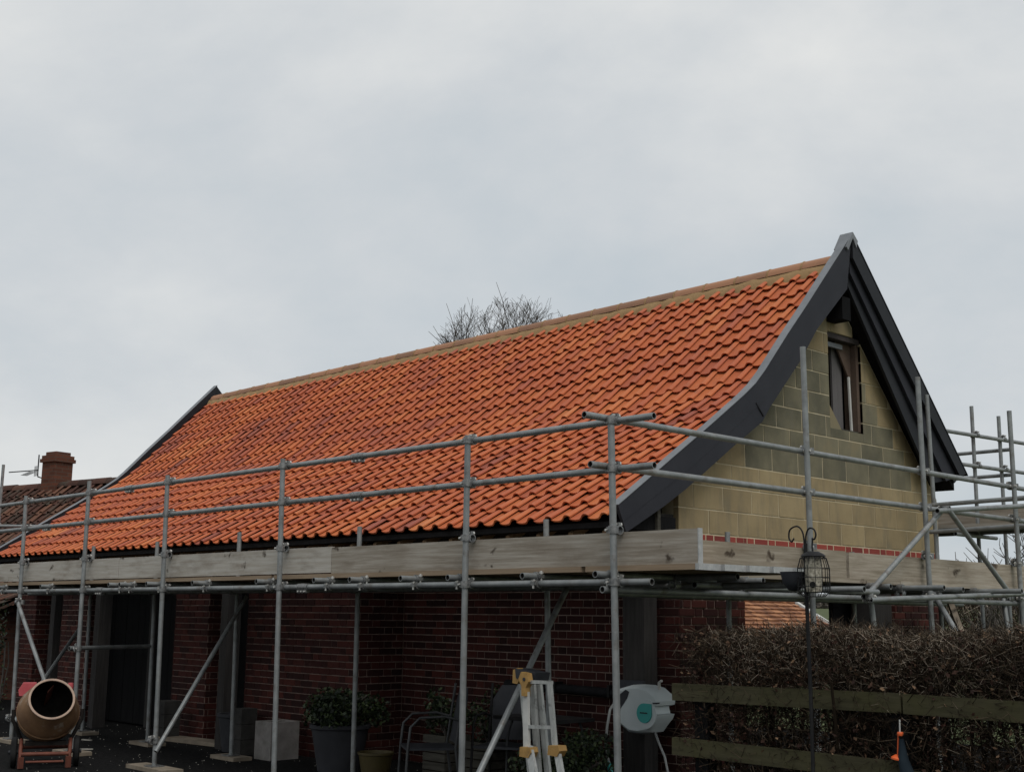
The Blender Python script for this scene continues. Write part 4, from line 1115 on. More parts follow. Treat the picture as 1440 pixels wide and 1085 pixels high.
def np_obj(name, parts, m, parent=None, kind=None):
    vs_, fs, rs = [], [], []; o = 0
    for A, F, r in parts:
        vs_.append(A); fs.append(F + o); rs.append(r); o += len(A)
    A = np.concatenate(vs_); F = np.concatenate(fs); r = np.concatenate(rs)
    org = (A.min(0) + A.max(0)) / 2; org[2] = A[:, 2].min()
    me = bpy.data.meshes.new(name)
    me.vertices.add(len(A)); me.vertices.foreach_set('co', (A - org).astype(np.float32).ravel())
    me.loops.add(F.size); me.loops.foreach_set('vertex_index', F.astype(np.int32).ravel())
    me.polygons.add(len(F)); me.polygons.foreach_set('loop_start', np.arange(0, F.size, 4, dtype=np.int32))
    me.update(calc_edges=True)
    at = me.attributes.new('rnd', 'FLOAT', 'FACE'); at.data.foreach_set('value', r.astype(np.float32))
    me.materials.append(M[m])
    ob_ = link(name, me, tuple(map(float, org)), parent)
    if kind: ob_['kind'] = kind
    return ob_

# ---- beech hedge
HX0, HX1, HY0, HY1, HZ = 0.56, 6.2, 0.08, 0.75, 1.565
hg_ = thing('hedge', 'clipped bare beech hedge behind the mossy post and rail fence', 'hedge', (3.3, 0.4, G))
def htop(x):
    return HZ + 0.02 * np.sin(x * 5.1) + 0.015 * np.sin(x * 13.7 + 1) - 0.04 * np.clip(1.1 - x, 0, 1)
def hpos(n):
    x = rng.uniform(HX0, HX1, n); y = HY0 + (HY1 - HY0) * rng.random(n); zt = htop(x)
    z = G + (zt - G) * rng.random(n) ** 0.75
    p = np.stack([x, y, z - 0.10], 1)
    gap = (p[:, 2] < 1.12) & (rng.random(n) < np.clip(0.12 + 0.35 * (x - 1.9), 0.10, 0.62))
    p[gap, 2] = htop(x[gap]) - 0.12 - 0.25 * rng.random(gap.sum())
    return p
def hdir(n):
    d = rng.normal(size=(n, 3)); d[:, 2] = d[:, 2] * 0.8 + 0.25; return d
def hpos_top(n):
    x = rng.uniform(HX0, HX1, n); y = rng.uniform(HY0, HY1, n); z = htop(x) - rng.uniform(0.02, 0.20, n)
    return np.stack([x, y, z], 1)
def up_dir(n):
    d = rng.normal(size=(n, 3)) * 0.75; d[:, 2] = np.abs(d[:, 2]) + 0.35; return d
def top_dir(n):
    d = rng.normal(size=(n, 3)); d[:, 2] = np.abs(d[:, 2]) * 0.45 + 0.05; return d
def hpos_front(n):
    x = rng.uniform(HX0, HX1, n); y = -0.03 + rng.exponential(0.12, n); z = G + (htop(x) - G) * rng.random(n) ** 0.7
    return np.stack([x, y, z - 0.05], 1)
def hpos_lit(n):     # pale twigs near the clipped face and top, glints of light in their colour
    x = HX0 + 0.25 + (HX1 - HX0 - 0.25) * rng.random(n) ** 0.9; y = 0.0 + rng.exponential(0.08, n)
    z = htop(x) - 0.02 - rng.exponential(0.22, n)
    return np.stack([x, y, np.maximum(z, G + 0.05)], 1)
def hfdir(n):
    d = rng.normal(size=(n, 3)); d[:, 1] = -np.abs(d[:, 1]) * 0.7; d[:, 2] += 0.35; return d
np_obj('twigs', [twig_cloud(60000, hpos, hdir, (0.04, 0.15), (0.0014, 0.0030), lambda p: rng.random(len(p)) * 0.86), twig_cloud(18000, hpos_top, top_dir, (0.04, 0.11), (0.0018, 0.0036), lambda p: rng.random(len(p)) * 0.9),
                 twig_cloud(24000, hpos_front, hfdir, (0.03, 0.11), (0.0013, 0.0027), lambda p: rng.random(len(p)) * 0.88),
                 twig_cloud(15000, hpos_lit, hfdir, (0.02, 0.075), (0.0008, 0.0015), lambda p: 0.72 + 0.28 * rng.random(len(p)))], 'twig', hg_, 'stuff')
def stem_pos(n):
    return np.stack([rng.uniform(HX0 + 0.3, HX1, n), rng.normal(0.42, 0.07, n), np.full(n, G)], 1)
def stem_dir(n):
    d = rng.normal(size=(n, 3)) * 0.2; d[:, 2] = 1; return d
np_obj('stems', [twig_cloud(160, stem_pos, stem_dir, (0.9, 1.45), (0.010, 0.022), lambda p: rng.random(len(p)) * 0.4, 5)], 'twig', hg_, 'stuff')
def leafpos(n):
    p = np.concatenate([hpos(n // 2), hpos_front(n - n // 2)]); 
    clump = 0.5 + 0.5 * np.sin(p[:, 0] * 3.1 + 0.6) * np.sin(p[:, 2] * 4.0 + p[:, 0])
    return p
np_obj('dead_leaves', [leaf_cloud(17000, leafpos, (0.009, 0.020), lambda p: rng.random(len(p)) ** 1.4), leaf_cloud(4200, hpos_top, (0.010, 0.022), lambda p: rng.random(len(p)) * 0.6 + 0.4)], 'dead_leaf', hg_, 'stuff')  # top leaves shifted paler, a warm highlight put into their colour

# ---- bare trees
def bare_tree(name, label, base, height, spread, seed, cat='tree', lv=5, r0=0.17, group=None, split=0.34, dens=1.0):
    rd = random.Random(seed)
    t = thing(name, label, cat, base, group)
    trunk = MB(); crown = MB()
    def grow(p, d, L, r, level):
        k = 3 if level < 3 else 2
        pts = [p]; q = p; dd = d.copy()
        for i in range(k):
            dd = (dd + Vector((rd.gauss(0, .11), rd.gauss(0, .11), rd.gauss(0, .06) + 0.05))).normalized()
            q = q + dd * (L / k); pts.append(q)
        radii = [r * (1 - 0.4 * i / k) for i in range(k + 1)]
        (trunk if level == 0 else crown).tube(pts, r, 6 if level < 2 else (4 if level < 4 else 3), caps=False, radii=radii)
        if level >= lv: return
        nb = rd.randint(3, 4) if level < 2 else rd.randint(2, 4)
        for i in range(nb):
            f = rd.uniform(0.45, 1.0) if i else 1.0
            j = min(k, max(1, int(f * k))); s = pts[j]
            az = rd.uniform(0, 2 * math.pi); tilt = rd.gauss(split + 0.16, 0.18) * spread
            o = Vector((math.cos(az), math.sin(az), 0))
            nd = (dd * math.cos(tilt) + o * math.sin(tilt) + Vector((0, 0, 0.15))).normalized()
            grow(s, nd, L * rd.uniform(0.62, 0.82), max(0.007, radii[j] * rd.uniform(0.5, 0.72)), level + 1)
    grow(Vector(base), Vector((0, 0, 1)), height * 0.30, r0, 0)
    zmax = max(q[2] for q in crown.v); kz = (height - base[2]) / (zmax - base[2])
    for mb_ in (trunk, crown):
        mb_.v = [(base[0] + (q[0] - base[0]) * kz, base[1] + (q[1] - base[1]) * kz, base[2] + (q[2] - base[2]) * kz) for q in mb_.v]
    obj('trunk', trunk, 'bark', t, smooth=60); obj('crown', crown, 'bark', t, smooth=60)
    return t
def round_tree(name, label, base, ztrunk, centre_z, R_, seed):
    rd = random.Random(seed)
    t = thing(name, label, 'tree', base)
    trunk = MB(); trunk.tube([base, (base[0] + .05, base[1], ztrunk * .5), (base[0], base[1] + .04, ztrunk)], .2, 8, radii=[.24, .17, .13])
    crown = MB(); C0 = Vector((base[0], base[1], centre_z)); R2 = R_
    def inside(p): return (p - C0).length < R2 * rd.uniform(0.88, 1.08)
    def twig(p, d, L, r, lv):
        pts = [p]; q = p; dd = d.normalized(); n = 5 if lv == 0 else 3
        for i in range(n):
            dd = (dd + Vector((rd.gauss(0, .13), rd.gauss(0, .13), rd.gauss(0, .10) + 0.05))).normalized()
            q = q + dd * (L / n)
            pts.append(q)
            if lv and not inside(q): break
        m = len(pts)
        crown.tube(pts, r, 5 if lv == 0 else 3, caps=False, radii=[max(0.0045, r * (1 - 0.65 * i / (m - 1))) for i in range(m)])
        if lv >= 3: return
        nb = (15, 8, 4)[lv]
        for i in range(nb):
            f = rd.uniform(0.25, 1.0) * (m - 1); j = min(m - 2, int(f)); s_ = pts[j].lerp(pts[j + 1], f - j)
            if lv and not inside(s_): continue
            az = rd.uniform(0, 6.28); o = Vector((math.cos(az), math.sin(az), 0.0))
            nd = (pts[j + 1] - pts[j]).normalized() * 0.8 + o * rd.uniform(0.45, 0.95) + Vector((0, 0, 0.18))
            twig(s_, nd, L * rd.uniform(0.38, 0.6), max(0.0055, r * 0.38), lv + 1)
    for k in range(13):
        az = k * 2.4 + rd.uniform(-.3, .3); tilt = math.sqrt((k + 0.5) / 13) * 1.2
        d = Vector((math.cos(az) * math.sin(tilt), math.sin(az) * math.sin(tilt), math.cos(tilt)))
        twig(Vector((base[0], base[1], ztrunk - 0.05 - 0.5 * rd.random())), d, (centre_z - ztrunk) + R_ * rd.uniform(0.55, 0.75), 0.05, 0)
    zs = sorted(q[2] for q in crown.v); kz = (centre_z + R_ - 0.05) / zs[int(len(zs) * 0.998)]
    for mb_ in (trunk, crown): mb_.v = [(q[0], q[1], q[2] * kz) for q in mb_.v]
    obj('trunk', trunk, 'bark', t, smooth=60); obj('crown', crown, 'bark', t, smooth=60)
tb = atd(716, 700, 36)
round_tree('bare_tree', 'bare leafless tree whose fan of branches shows above the roof ridge', (float(tb[0]), float(tb[1]), 0.0), 6.6, 8.35, 2.35, 11)
for k, (px, dd, hh, sd) in enumerate(((1400, 24, 2.2, 3), (1462, 22, 3.5, 5), (1500, 26, 3.9, 8))):
    p = atd(px, 860, dd)
    bare_tree('bare_shrub', ['low bare shrub behind the gable scaffold, under the raised platform', 'tallest bare shrub at the right edge behind the end pole', 'bare shrub just beyond the right edge'][k],
              (float(p[0]), float(p[1]), 0.0), hh, 1.25, sd, 'shrub', lv=5, r0=0.05, group='bare shrubs behind the barn')
# brown scrub bank behind, right of the barn
def scrub_pos(n):
    t_ = rng.uniform(-14, 4, n); u = rng.normal(0, 1.0, n)
    a = np.array(atd(1400, 860, 38)); dirv = np.array([0.72, 0.69, 0]); perp = np.array([-0.69, 0.72, 0])
    p = a + dirv[None, :] * t_[:, None] * 1.0 + perp[None, :] * u[:, None]
    top = 1.5 + 0.5 * np.sin(t_ * 0.8) + 0.25 * np.sin(t_ * 2.3 + 1)
    p[:, 2] = top * rng.random(n) ** 0.8
    return p
def scrub_pos2(n):
    p = scrub_pos(n); 
    a = np.array(atd(1400, 860, 38)); dirv = np.array([0.72, -0.69, 0])
    t_ = rng.uniform(-3, 9, n); b = np.array(atd(1330, 860, 40))
    r_ = np.array([RC[0, 0], RC[1, 0], 0]); r_ = r_ / np.linalg.norm(r_); f_ = np.array([RC[0, 2], RC[1, 2], 0]); f_ /= np.linalg.norm(f_)
    q = b + r_[None, :] * t_[:, None] + f_[None, :] * rng.normal(0, 0.8, n)[:, None]
    q[:, 2] = (2.2 + 0.25 * np.sin(t_ * 1.3) + 0.15 * np.sin(t_ * 3.1)) * rng.random(n) ** 0.8
    return q
tag(np_obj('brown_scrub', [twig_cloud(16000, scrub_pos2, up_dir, (0.2, 0.6), (0.006, 0.014))], 'twig'), 'brown leafless scrub along the field edge right of the barn', 'scrub', kind='stuff')
# far wood on the rising ground
def wood_pos(n):
    a = rng.uniform(-0.9, 0.75, n); dd = rng.uniform(380, 430, n)
    th = math.atan2(RC[1, 2], RC[0, 2])
    x = CAMP[0] + np.cos(th + a) * dd; y = CAMP[1] + np.sin(th + a) * dd
    g0 = G - 0.03 + np.maximum(0, np.hypot(x, y) - 45) * 0.0145
    top = 4.2 + 1.1 * np.sin(a * 60) + 0.8 * np.sin(a * 141 + 2)
    z = g0 + top * rng.random(n)
    return np.stack([x, y, z], 1)
tag(np_obj('far_wood', [leaf_cloud(30000, wood_pos, (0.5, 1.3))], 'wood_mass'), 'far hazy line of trees on the rising field', 'wood', kind='stuff')

# ---- evergreen bushes
def bush(name, label, centre, rad, n, size, cat='shrub', group=None):
    t = thing(name, label, cat, (centre[0], centre[1], centre[2] - rad[2]), group)
    lobes = [(rng.normal(0, 0.45, 3) * np.array(rad), rng.uniform(0.45, 0.7)) for _ in range(9)]
    def pos(m):
        out = np.zeros((m, 3))
        k = rng.integers(0, len(lobes), m)
        d = rng.normal(size=(m, 3)); d /= np.linalg.norm(d, axis=1)[:, None]
        r = rng.random(m) ** 0.4
        for i in range(m):
            o_, s_ = lobes[k[i]]
            out[i] = np.array(centre) + o_ * 0.9 + d[i] * r[i] * s_ * np.array(rad)
        out[:, 2] = np.maximum(out[:, 2], G + 0.02)
        return out
    np_obj('foliage', [leaf_cloud(n, pos, size)], 'leaf', t, 'stuff')
    st = MB()
    for k in range(5):
        a = k * 1.256
        st.tube([(centre[0], centre[1], centre[2] - rad[2]), (centre[0] + 0.1 * math.cos(a), centre[1] + 0.1 * math.sin(a), centre[2]), (centre[0] + rad[0] * 0.6 * math.cos(a), centre[1] + rad[1] * 0.6 * math.sin(a), centre[2] + rad[2] * 0.5)], 0.01, 5)
    obj('stems', st, 'bark', t)
    return t

# ================================================================== FENCE
fe = thing('fence', 'mossy post and rail fence standing before the beech hedge', 'fence', (2.8, 0, G))
def rail(px0, py0, px1, py1, h, y):
    a, b = ony(px0, py0, y), ony(px1, py1, y)
    d = (b - a) / np.linalg.norm(b - a)
    a = a - d * 0.02; b = b + d * 0.02
    mb = MB(); mb.bar((a[0], y, a[2]), (b[0], y, b[2]), 0.038, h); return obj('rail', mb, 'rail', fe)
rail(951, 972, 1264, 988, 0.105, -0.005); rail(951, 1048, 1264, 1084, 0.105, -0.005)
a = ony(1272, 989, -0.005); b = ony(1440, 1001, -0.005); k = (4.6 - a[0]) / (b[0] - a[0]); b = a + (b - a) * k
obj('rail', MB().bar(tuple(a), tuple(b), 0.038, 0.105), 'rail', fe)
a2 = a - np.array([0, 0, 0.40]); b2 = b - np.array([0, 0, 0.41]); obj('rail', MB().bar(tuple(a2), tuple(b2), 0.038, 0.105), 'rail', fe)
for x in (0.72, 2.085, 3.7):
    obj('post', MB().box(x - 0.05, x + 0.05, 0.016, 0.10, G - 0.02, 1.15), 'dark_timber', fe)

# ================================================================== CEMENT MIXER
mx = thing('cement_mixer', 'small rusty cement mixer with red motor cover and orange frame', 'cement mixer', (-7.2, -0.72, G))
MC = np.array([-7.25, -0.66])
tocam = np.array([CAMP[0] - MC[0], CAMP[1] - MC[1]]); tocam /= np.linalg.norm(tocam)
side = np.array([-tocam[1], tocam[0]])      # to the right seen from the camera
def mxp(r, f, z): return (MC[0] + side[0] * r + tocam[0] * f, MC[1] + side[1] * r + tocam[1] * f, z)
ax = Vector((tocam[0] * 0.84 + side[0] * 0.09, tocam[1] * 0.84 + side[1] * 0.09, 0.50)).normalized()
dc = Vector(mxp(0.0, 0.02, 0.575))
outp = [(0.0, -0.27), (0.17, -0.265), (0.245, -0.21), (0.292, -0.10), (0.302, -0.02), (0.302, 0.03), (0.292, 0.07), (0.255, 0.17), (0.222, 0.25), (0.216, 0.275)]
dr = MB(); dr.lathe(outp, dc, ax, 40)
drum = obj('drum', dr, 'drum', mx, smooth=40)
inr = [(0.206, 0.275), (0.212, 0.25), (0.245, 0.16), (0.285, 0.05), (0.285, -0.06), (0.23, -0.20), (0.0, -0.24)]
di = MB(); di.lathe(inr, dc, ax, 40); obj('drum_lining', di, 'drum_in', drum, smooth=60)
rm = MB(); rm.lathe([(0.216, 0.270), (0.226, 0.274), (0.226, 0.286), (0.216, 0.290), (0.205, 0.286), (0.205, 0.274), (0.216, 0.270)], dc, ax, 40); obj('rim', rm, 'drum_rim', drum, smooth=60)
bd = MB(); bd.lathe([(0.3035, -0.016), (0.310, -0.012), (0.310, 0.012), (0.3035, 0.016)], dc, ax, 40); obj('drum_band', bd, 'drum', drum, smooth=60)
bu = ax.orthogonal().normalized(); bv = ax.cross(bu)
for a_ in (0.6, 2.7, 4.8):
    q = dc + (bu * math.cos(a_) + bv * math.sin(a_)) * 0.2
    obj('paddle', MB().bar(q + ax * 0.12, q - ax * 0.16, 0.012, 0.10, up=bu), 'orange', drum)
# motor cover behind left, yoke, frame, wheels
mc = MB(); c0 = Vector(mxp(-0.20, -0.36, 0.80))
mc.prism([(0, 0), (0.16, 0), (0.19, 0.06), (0.16, 0.13), (0.03, 0.13), (-0.01, 0.06)], 'y', 0, 0.2)
R_ = Matrix.Translation(c0) @ Matrix.Rotation(math.atan2(side[1], side[0]), 4, 'Z') @ Matrix.Translation((-0.1, -0.1, -0.08))
mc.v = [tuple(R_ @ Vector(p)) for p in mc.v]
obj('motor_cover', mc, 'red', mx)
knob = MB(); knob.lathe([(0.0, 0.03), (0.025, 0.03), (0.03, 0), (0.03, -0.03)], mxp(0.20, 0.0, 0.835), (0, 0, 1), 12); obj('tilt_knob', knob, 'red', mx, smooth=50)
fr_ = MB()
for s in (-1, 1):
    fr_.tube([mxp(s * 0.225, 0.30, 0.06), mxp(s * 0.235, 0.27, 0.22), mxp(s * 0.24, 0.05, 0.30), mxp(s * 0.24, -0.25, 0.28), mxp(s * 0.24, -0.32, 0.10)], 0.019, 8)
fr_.tube([mxp(-0.225, 0.30, 0.185), mxp(0.225, 0.30, 0.185)], 0.020, 8)
fr_.tube([mxp(-0.18, 0.31, 0.11), mxp(0.18, 0.31, 0.11)], 0.012, 8)
fr_.tube([mxp(-0.24, -0.28, 0.2), mxp(0.24, -0.28, 0.2)], 0.02, 8)
obj('frame', fr_, 'orange', mx, smooth=50)
yk = MB(); yk.tube([mxp(-0.24, 0.0, 0.30), mxp(-0.335, 0.0, 0.50), mxp(-0.335, 0.0, 0.60)], 0.02, 8); yk.tube([mxp(0.24, 0.0, 0.30), mxp(0.335, 0.0, 0.50), mxp(0.335, 0.0, 0.60)], 0.02, 8)
yk.bar(mxp(-0.2, 0.05, 0.27), mxp(0.2, 0.05, 0.27), 0.16, 0.04)
obj('yoke', yk, 'drum_in', mx, smooth=50)
for s in (-1, 1):
    w = MB(); cw = mxp(s * 0.30, 0.12, G + 0.15)
    prof = [(0.085, -0.03), (0.135, -0.03), (0.15, -0.018), (0.15, 0.018), (0.135, 0.03), (0.085, 0.03)]
    w.lathe(prof, cw, (side[0], side[1], 0), 28)
    wh = obj('wheel', w, 'rubber', mx, smooth=40)
    h_ = MB(); h_.lathe([(0.0, -0.012), (0.086, -0.02), (0.086, 0.02), (0.0, 0.012)], cw, (side[0], side[1], 0), 24); h_.lathe([(0.0, 0.05), (0.02, 0.05), (0.02, -0.05), (0.0, -0.05)], cw, (side[0], side[1], 0), 12)
    obj('hub', h_, 'dark_plastic', wh, smooth=40)
obj('front_foot', MB().bar(mxp(-0.225, 0.31, G + 0.01), mxp(-0.225, 0.31, G + 0.12), 0.05, 0.03, up=(1, 0, 0)).bar(mxp(0.225, 0.31, G + 0.01), mxp(0.225, 0.31, G + 0.12), 0.05, 0.03, up=(1, 0, 0)), 'orange', mx)

# ================================================================== FOLDED LADDER
ld = thing('folding_ladder', 'folded multi-position aluminium ladder with yellow hinge joints, paint spattered', 'ladder', (-0.95, 0.12, G))
LY = 0.12
def lp(px, py, y=LY): return tuple(float(v) for v in ony(px, py, y))
def ext(a, b, z):
    a, b = np.array(a), np.array(b); k = (z - a[2]) / (b[2] - a[2]); return tuple(a + (b - a) * k)
def stile(a, b, w=0.052, t=0.024, m='alu', name='stile'):
    return obj(name, MB().bar(a, b, w, t, up=(0, 1, 0)), m, ld)
f0, f1 = lp(740, 972), lp(741, 1055); r0_, r1_ = lp(773, 960), lp(781, 1055)
stile(f0, f1, m='white_trim'); stile(r0_, r1_, 0.036)
# lower outer sections
l1 = ext(lp(745, 1058), lp(757, 1090), G); r1 = ext(lp(784, 1058), lp(795, 1090), G)
stile(lp(744, 1050, LY - 0.03), (l1[0], LY - 0.16, G), 0.062); stile(lp(783, 1052, LY - 0.03), (r1[0], LY - 0.16, G), 0.05)
# inner folded sections behind
for k, (pa, pb, yy) in enumerate((((749, 962), (757, 1080), LY + 0.06), ((758, 962), (770, 1080), LY + 0.10), ((733, 958), (744, 1075), LY + 0.16))):
    a, b = lp(pa[0], pa[1], yy), lp(pb[0], pb[1], yy); b = ext(a, b, G)
    stile(a, b, 0.05 if k < 2 else 0.03)
for py, pxa, pxb in ((958, 742, 776), (1021, 742, 779)):
    a, b = lp(pxa, py, LY + 0.005), lp(pxb, py + 1, LY + 0.005)
    obj('rung', MB().bar(a, b, 0.03, 0.024), 'alu', ld)
for z in (0.22, 0.36):
    obj('rung', MB().bar((l1[0] - 0.10, LY - 0.11, z), (r1[0] - 0.07, LY - 0.11, z), 0.03, 0.025), 'alu', ld)
def hinge(px, py, y, w, h):
    c = lp(px, py, y)
    poly = [(c[0] - w, c[2] + h * 0.4), (c[0] - w * 0.5, c[2] + h), (c[0] + w * 0.7, c[2] + h * 0.9), (c[0] + w, c[2] + h * 0.2), (c[0] + w * 0.45, c[2] - h * 0.3), (c[0] + w * 0.45, c[2] - h), (c[0] - w * 0.35, c[2] - h), (c[0] - w * 0.4, c[2] - h * 0.2)]
    hb_ = obj('hinge', MB().prism(poly, 'y', y - 0.03, y + 0.02), 'yellow', ld)
    obj('pivot', MB().lathe([(0, -0.036), (0.013, -0.036), (0.013, 0.0)], (c[0] + w * 0.2, y, c[2] + h * 0.4), (0, 1, 0), 10), 'dark_plastic', hb_)
hinge(740, 961, LY - 0.002, 0.052, 0.085)
c = lp(730, 950, LY + 0.10); obj('hinge', MB().prism([(c[0] - 0.03, c[2] - 0.05), (c[0] + 0.02, c[2] - 0.055), (c[0] + 0.07, c[2] + 0.01), (c[0] + 0.02, c[2] + 0.06), (c[0] - 0.025, c[2] + 0.045)], 'y', LY + 0.06, LY + 0.115), 'yellow', ld)
for px, py in ((744, 1057), (784, 1055)):
    c = lp(px, py, LY - 0.02); obj('cuff', MB().prism([(c[0] - 0.06, c[2] - 0.03), (c[0] + 0.03, c[2] - 0.035), (c[0] + 0.058, c[2] + 0.005), (c[0] + 0.045, c[2] + 0.04), (c[0] - 0.055, c[2] + 0.035)], 'y', LY - 0.06, LY + 0.018), 'yellow', ld)
a = lp(735, 945, LY + 0.12); b = lp(760, 949, LY + 0.12)
obj('tool_tray', MB().prism([(a[0], a[2] - 0.04), (b[0], b[2] - 0.05), (b[0] + 0.02, b[2] + 0.02), (a[0] - 0.01, a[2] + 0.03)], 'y', LY + 0.05, LY + 0.2), 'dark_plastic', ld)

# ================================================================== HOSE REEL
hr = thing('hose_reel', 'pale grey wall hose reel box with round teal badge on the oak post', 'hose reel', (-1.84, 2.2, 0.6))
HYF = 2.15
def hp_(px, py, y=HYF): 
    p = ony(px, py, y); return (float(p[0]), float(p[2]))
outl = [(867, 986), (870, 974), (878, 966), (892, 962), (908, 963), (921, 967), (932, 977), (936, 985), (935, 991), (927, 993), (929, 1003), (935, 1004), (933, 1010), (926, 1019), (919, 1029), (905, 1031), (891, 1029), (878, 1018), (869, 1004)]
po = [hp_(*q) for q in outl]
cx_, cz_ = sum(p[0] for p in po) / len(po), sum(p[1] for p in po) / len(po)
mb = MB(); n = len(po)
rings = [(1.0, 2.28), (1.0, 2.14), (0.96, 2.085), (0.86, 2.06)]
v = []
for s_, yy in rings: v += [(cx_ + (p[0] - cx_) * s_, yy, cz_ + (p[1] - cz_) * s_) for p in po]
f = [tuple(range(n)), tuple(range(3 * n, 4 * n))[::-1]] + [(k * n + i, (k + 1) * n + i, (k + 1) * n + (i + 1) % n, k * n + (i + 1) % n) for k in range(3) for i in range(n)]
mb.add(v, [q[::-1] for q in f]); body = obj('casing', mb, 'grey_plastic', hr, smooth=35)
bc = hp_(907, 1002, 2.055)
bp = [(bc[0] + 0.082 * math.cos(a), bc[1] + 0.082 * math.sin(a)) for a in np.linspace(math.radians(80), math.radians(368), 26)] + [(bc[0] + 0.08, bc[1] + 0.08)]
obj('badge', MB().prism(bp, 'y', 2.040, 2.062), 'teal', hr)
rngp = [(bc[0] + 0.125 * math.cos(a), bc[1] - 0.005 + 0.125 * math.sin(a)) for a in np.linspace(0, 2 * math.pi, 30)[:-1]]
obj('badge_ring', MB().prism(rngp, 'y', 2.050, 2.063), 'grey_plastic', hr)
tx = MB()
for k in range(8):
    tx.box(bc[0] - 0.042 + k * 0.0105, bc[0] - 0.0345 + k * 0.0105, 2.037, 2.0405, bc[1] - 0.004, bc[1] + (0.007 if k % 3 else 0.009))
obj('lettering', tx, 'dark_plastic', hr)
hd = [hp_(*q, 2.06) for q in ((869, 978), (880, 969), (885, 972), (882, 981), (875, 992), (870, 1000))]
obj('handle_recess', MB().prism(hd, 'y', 2.055, 2.075), 'dark_plastic', hr)
rg = [hp_(*q, 2.06) for q in ((896, 988), (927, 987), (927, 989), (899, 990))]
obj('seam', MB().prism(rg, 'y', 2.054, 2.066), 'dark_plastic', hr)
br_ = MB(); br_.box(-2.0, -1.7, 2.285, 2.308, 0.72, 1.05); obj('wall_bracket', br_, 'dark_plastic', hr)
sp = MB(); e = hp_(927, 969); sp.tube([(e[0], 2.15, e[1]), (e[0], 2.15, e[1] + 0.06), (e[0] + 0.03, 2.15, e[1] + 0.075)], 0.013, 8); obj('spigot', sp, 'bright', hr, smooth=50)
hz1 = [ony(866, 985, 2.12), ony(858, 997, 2.0), ony(854, 1020, 1.95), ony(852, 1045, 1.95), ony(854, 1062, 1.95), ony(857, 1074, 1.95)]
obj('hose', MB().tube([tuple(p) for p in hz1], 0.012, 8), 'hose', hr, smooth=60)
obj('nozzle', MB().tube([tuple(ony(855, 1070, 1.95)), tuple(ony(858, 1080, 1.95)), tuple(ony(860, 1092, 1.95))], 0.022, 10, radii=[0.017, 0.023, 0.02]), 'teal', hr, smooth=50)
hz2 = [ony(920, 1026, 2.2), ony(927, 1045, 2.15), ony(935, 1064, 2.1), ony(940, 1090, 2.1), (ony(941, 1090, 2.1)[0], 2.1, G + 0.01)]
obj('hose', MB().tube([tuple(p) for p in hz2], 0.010, 8), 'hose', hr, smooth=60)
pp = thing('water_pipe', 'black horizontal pipe along the recessed brick wall beside hose reel', 'pipe', (-2.7, 2.5, 0.9))
pa, pb = ony(772, 965, 2.49), ony(868, 966, 2.49)
obj('pipe', MB().tube([(float(pa[0]) - 0.6, 2.49, float(pa[2])), (float(pb[0]) + 0.1, 2.49, float(pa[2]) - 0.02)], 0.045, 10), 'felt', pp, smooth=50)
for q in (0.1, 0.8): obj('pipe_clip', MB().box(float(pa[0]) + q, float(pa[0]) + q + 0.03, 2.44, 2.545, float(pa[2]) - 0.055, float(pa[2]) + 0.055), 'iron', pp)

# ================================================================== BIRD FEEDING POLE
bp_ = thing('feeder_pole', 'black iron feeding pole with two curled hooks and dish, before the fence', 'feeder pole', (1.765, -0.35, G))
BX, BY = 1.768, -0.35
obj('pole', MB().tube([(BX, BY, G - 0.02), (BX - 0.002, BY, 1.2), (BX - 0.012, BY, 1.86), (BX - 0.006, BY, 2.02)], 0.011, 8), 'iron', bp_, smooth=50)
c1 = [(BX - 0.012, BY, 1.95), (BX - 0.02, BY, 2.07), (BX - 0.055, BY, 2.115), (BX - 0.105, BY, 2.10), (BX - 0.115, BY, 2.055), (BX - 0.098, BY, 2.03), (BX - 0.082, BY, 2.05)]
c2 = [(BX - 0.006, BY, 1.98), (BX - 0.002, BY, 2.06), (BX + 0.018, BY, 2.10), (BX + 0.05, BY, 2.095), (BX + 0.062, BY, 2.065), (BX + 0.052, BY, 2.04), (BX + 0.036, BY, 2.045)]
def smooth(p, n=5):
    P = [Vector(q) for q in p]; out = []
    for i in range(len(P) - 1):
        a, b, c, d = P[max(i - 1, 0)], P[i], P[i + 1], P[min(i + 2, len(P) - 1)]
        for j in range(n):
            t = j / n
            out.append(0.5 * ((2 * b) + (c - a) * t + (2 * a - 5 * b + 4 * c - d) * t * t + (3 * b - a - 3 * c + d) * t ** 3))
    return out + [P[-1]]
for c_ in (c1, c2): obj('hook', MB().tube(smooth(c_), 0.0048, 8), 'iron', bp_, smooth=50)
dz0 = 1.80
dsh = MB(); dcx = BX - 0.09
dsh.lathe([(0.0, -0.105), (0.03, -0.10), (0.062, -0.06), (0.075, 0.0), (0.079, 0.002), (0.070, -0.005), (0.055, -0.055), (0.0, -0.085)], (dcx, BY, dz0 + 0.06), (0, 0, 1), 20)
obj('dish', dsh, 'dark_plastic', bp_, smooth=50)
obj('dish_arm', MB().tube([(BX, BY, dz0 + 0.04), (dcx + 0.07, BY, dz0 + 0.05)], 0.006, 6), 'iron', bp_)
fd = thing('bird_feeder', 'wire caged bird feeder of pale seed hanging from the right hook', 'bird feeder', (BX + 0.040, BY, 1.72))
fx = BX + 0.040
obj('hanger', MB().tube([(fx, BY, 2.046), (fx - 0.004, BY, 2.0), (fx, BY, 1.96)], 0.005, 6), 'iron', fd)
obj('lid', MB().lathe([(0.0, 0.03), (0.03, 0.028), (0.06, 0.012), (0.07, 0.0), (0.0, 0.0)], (fx, BY, 1.945), (0, 0, 1), 20), 'iron', fd, smooth=50)
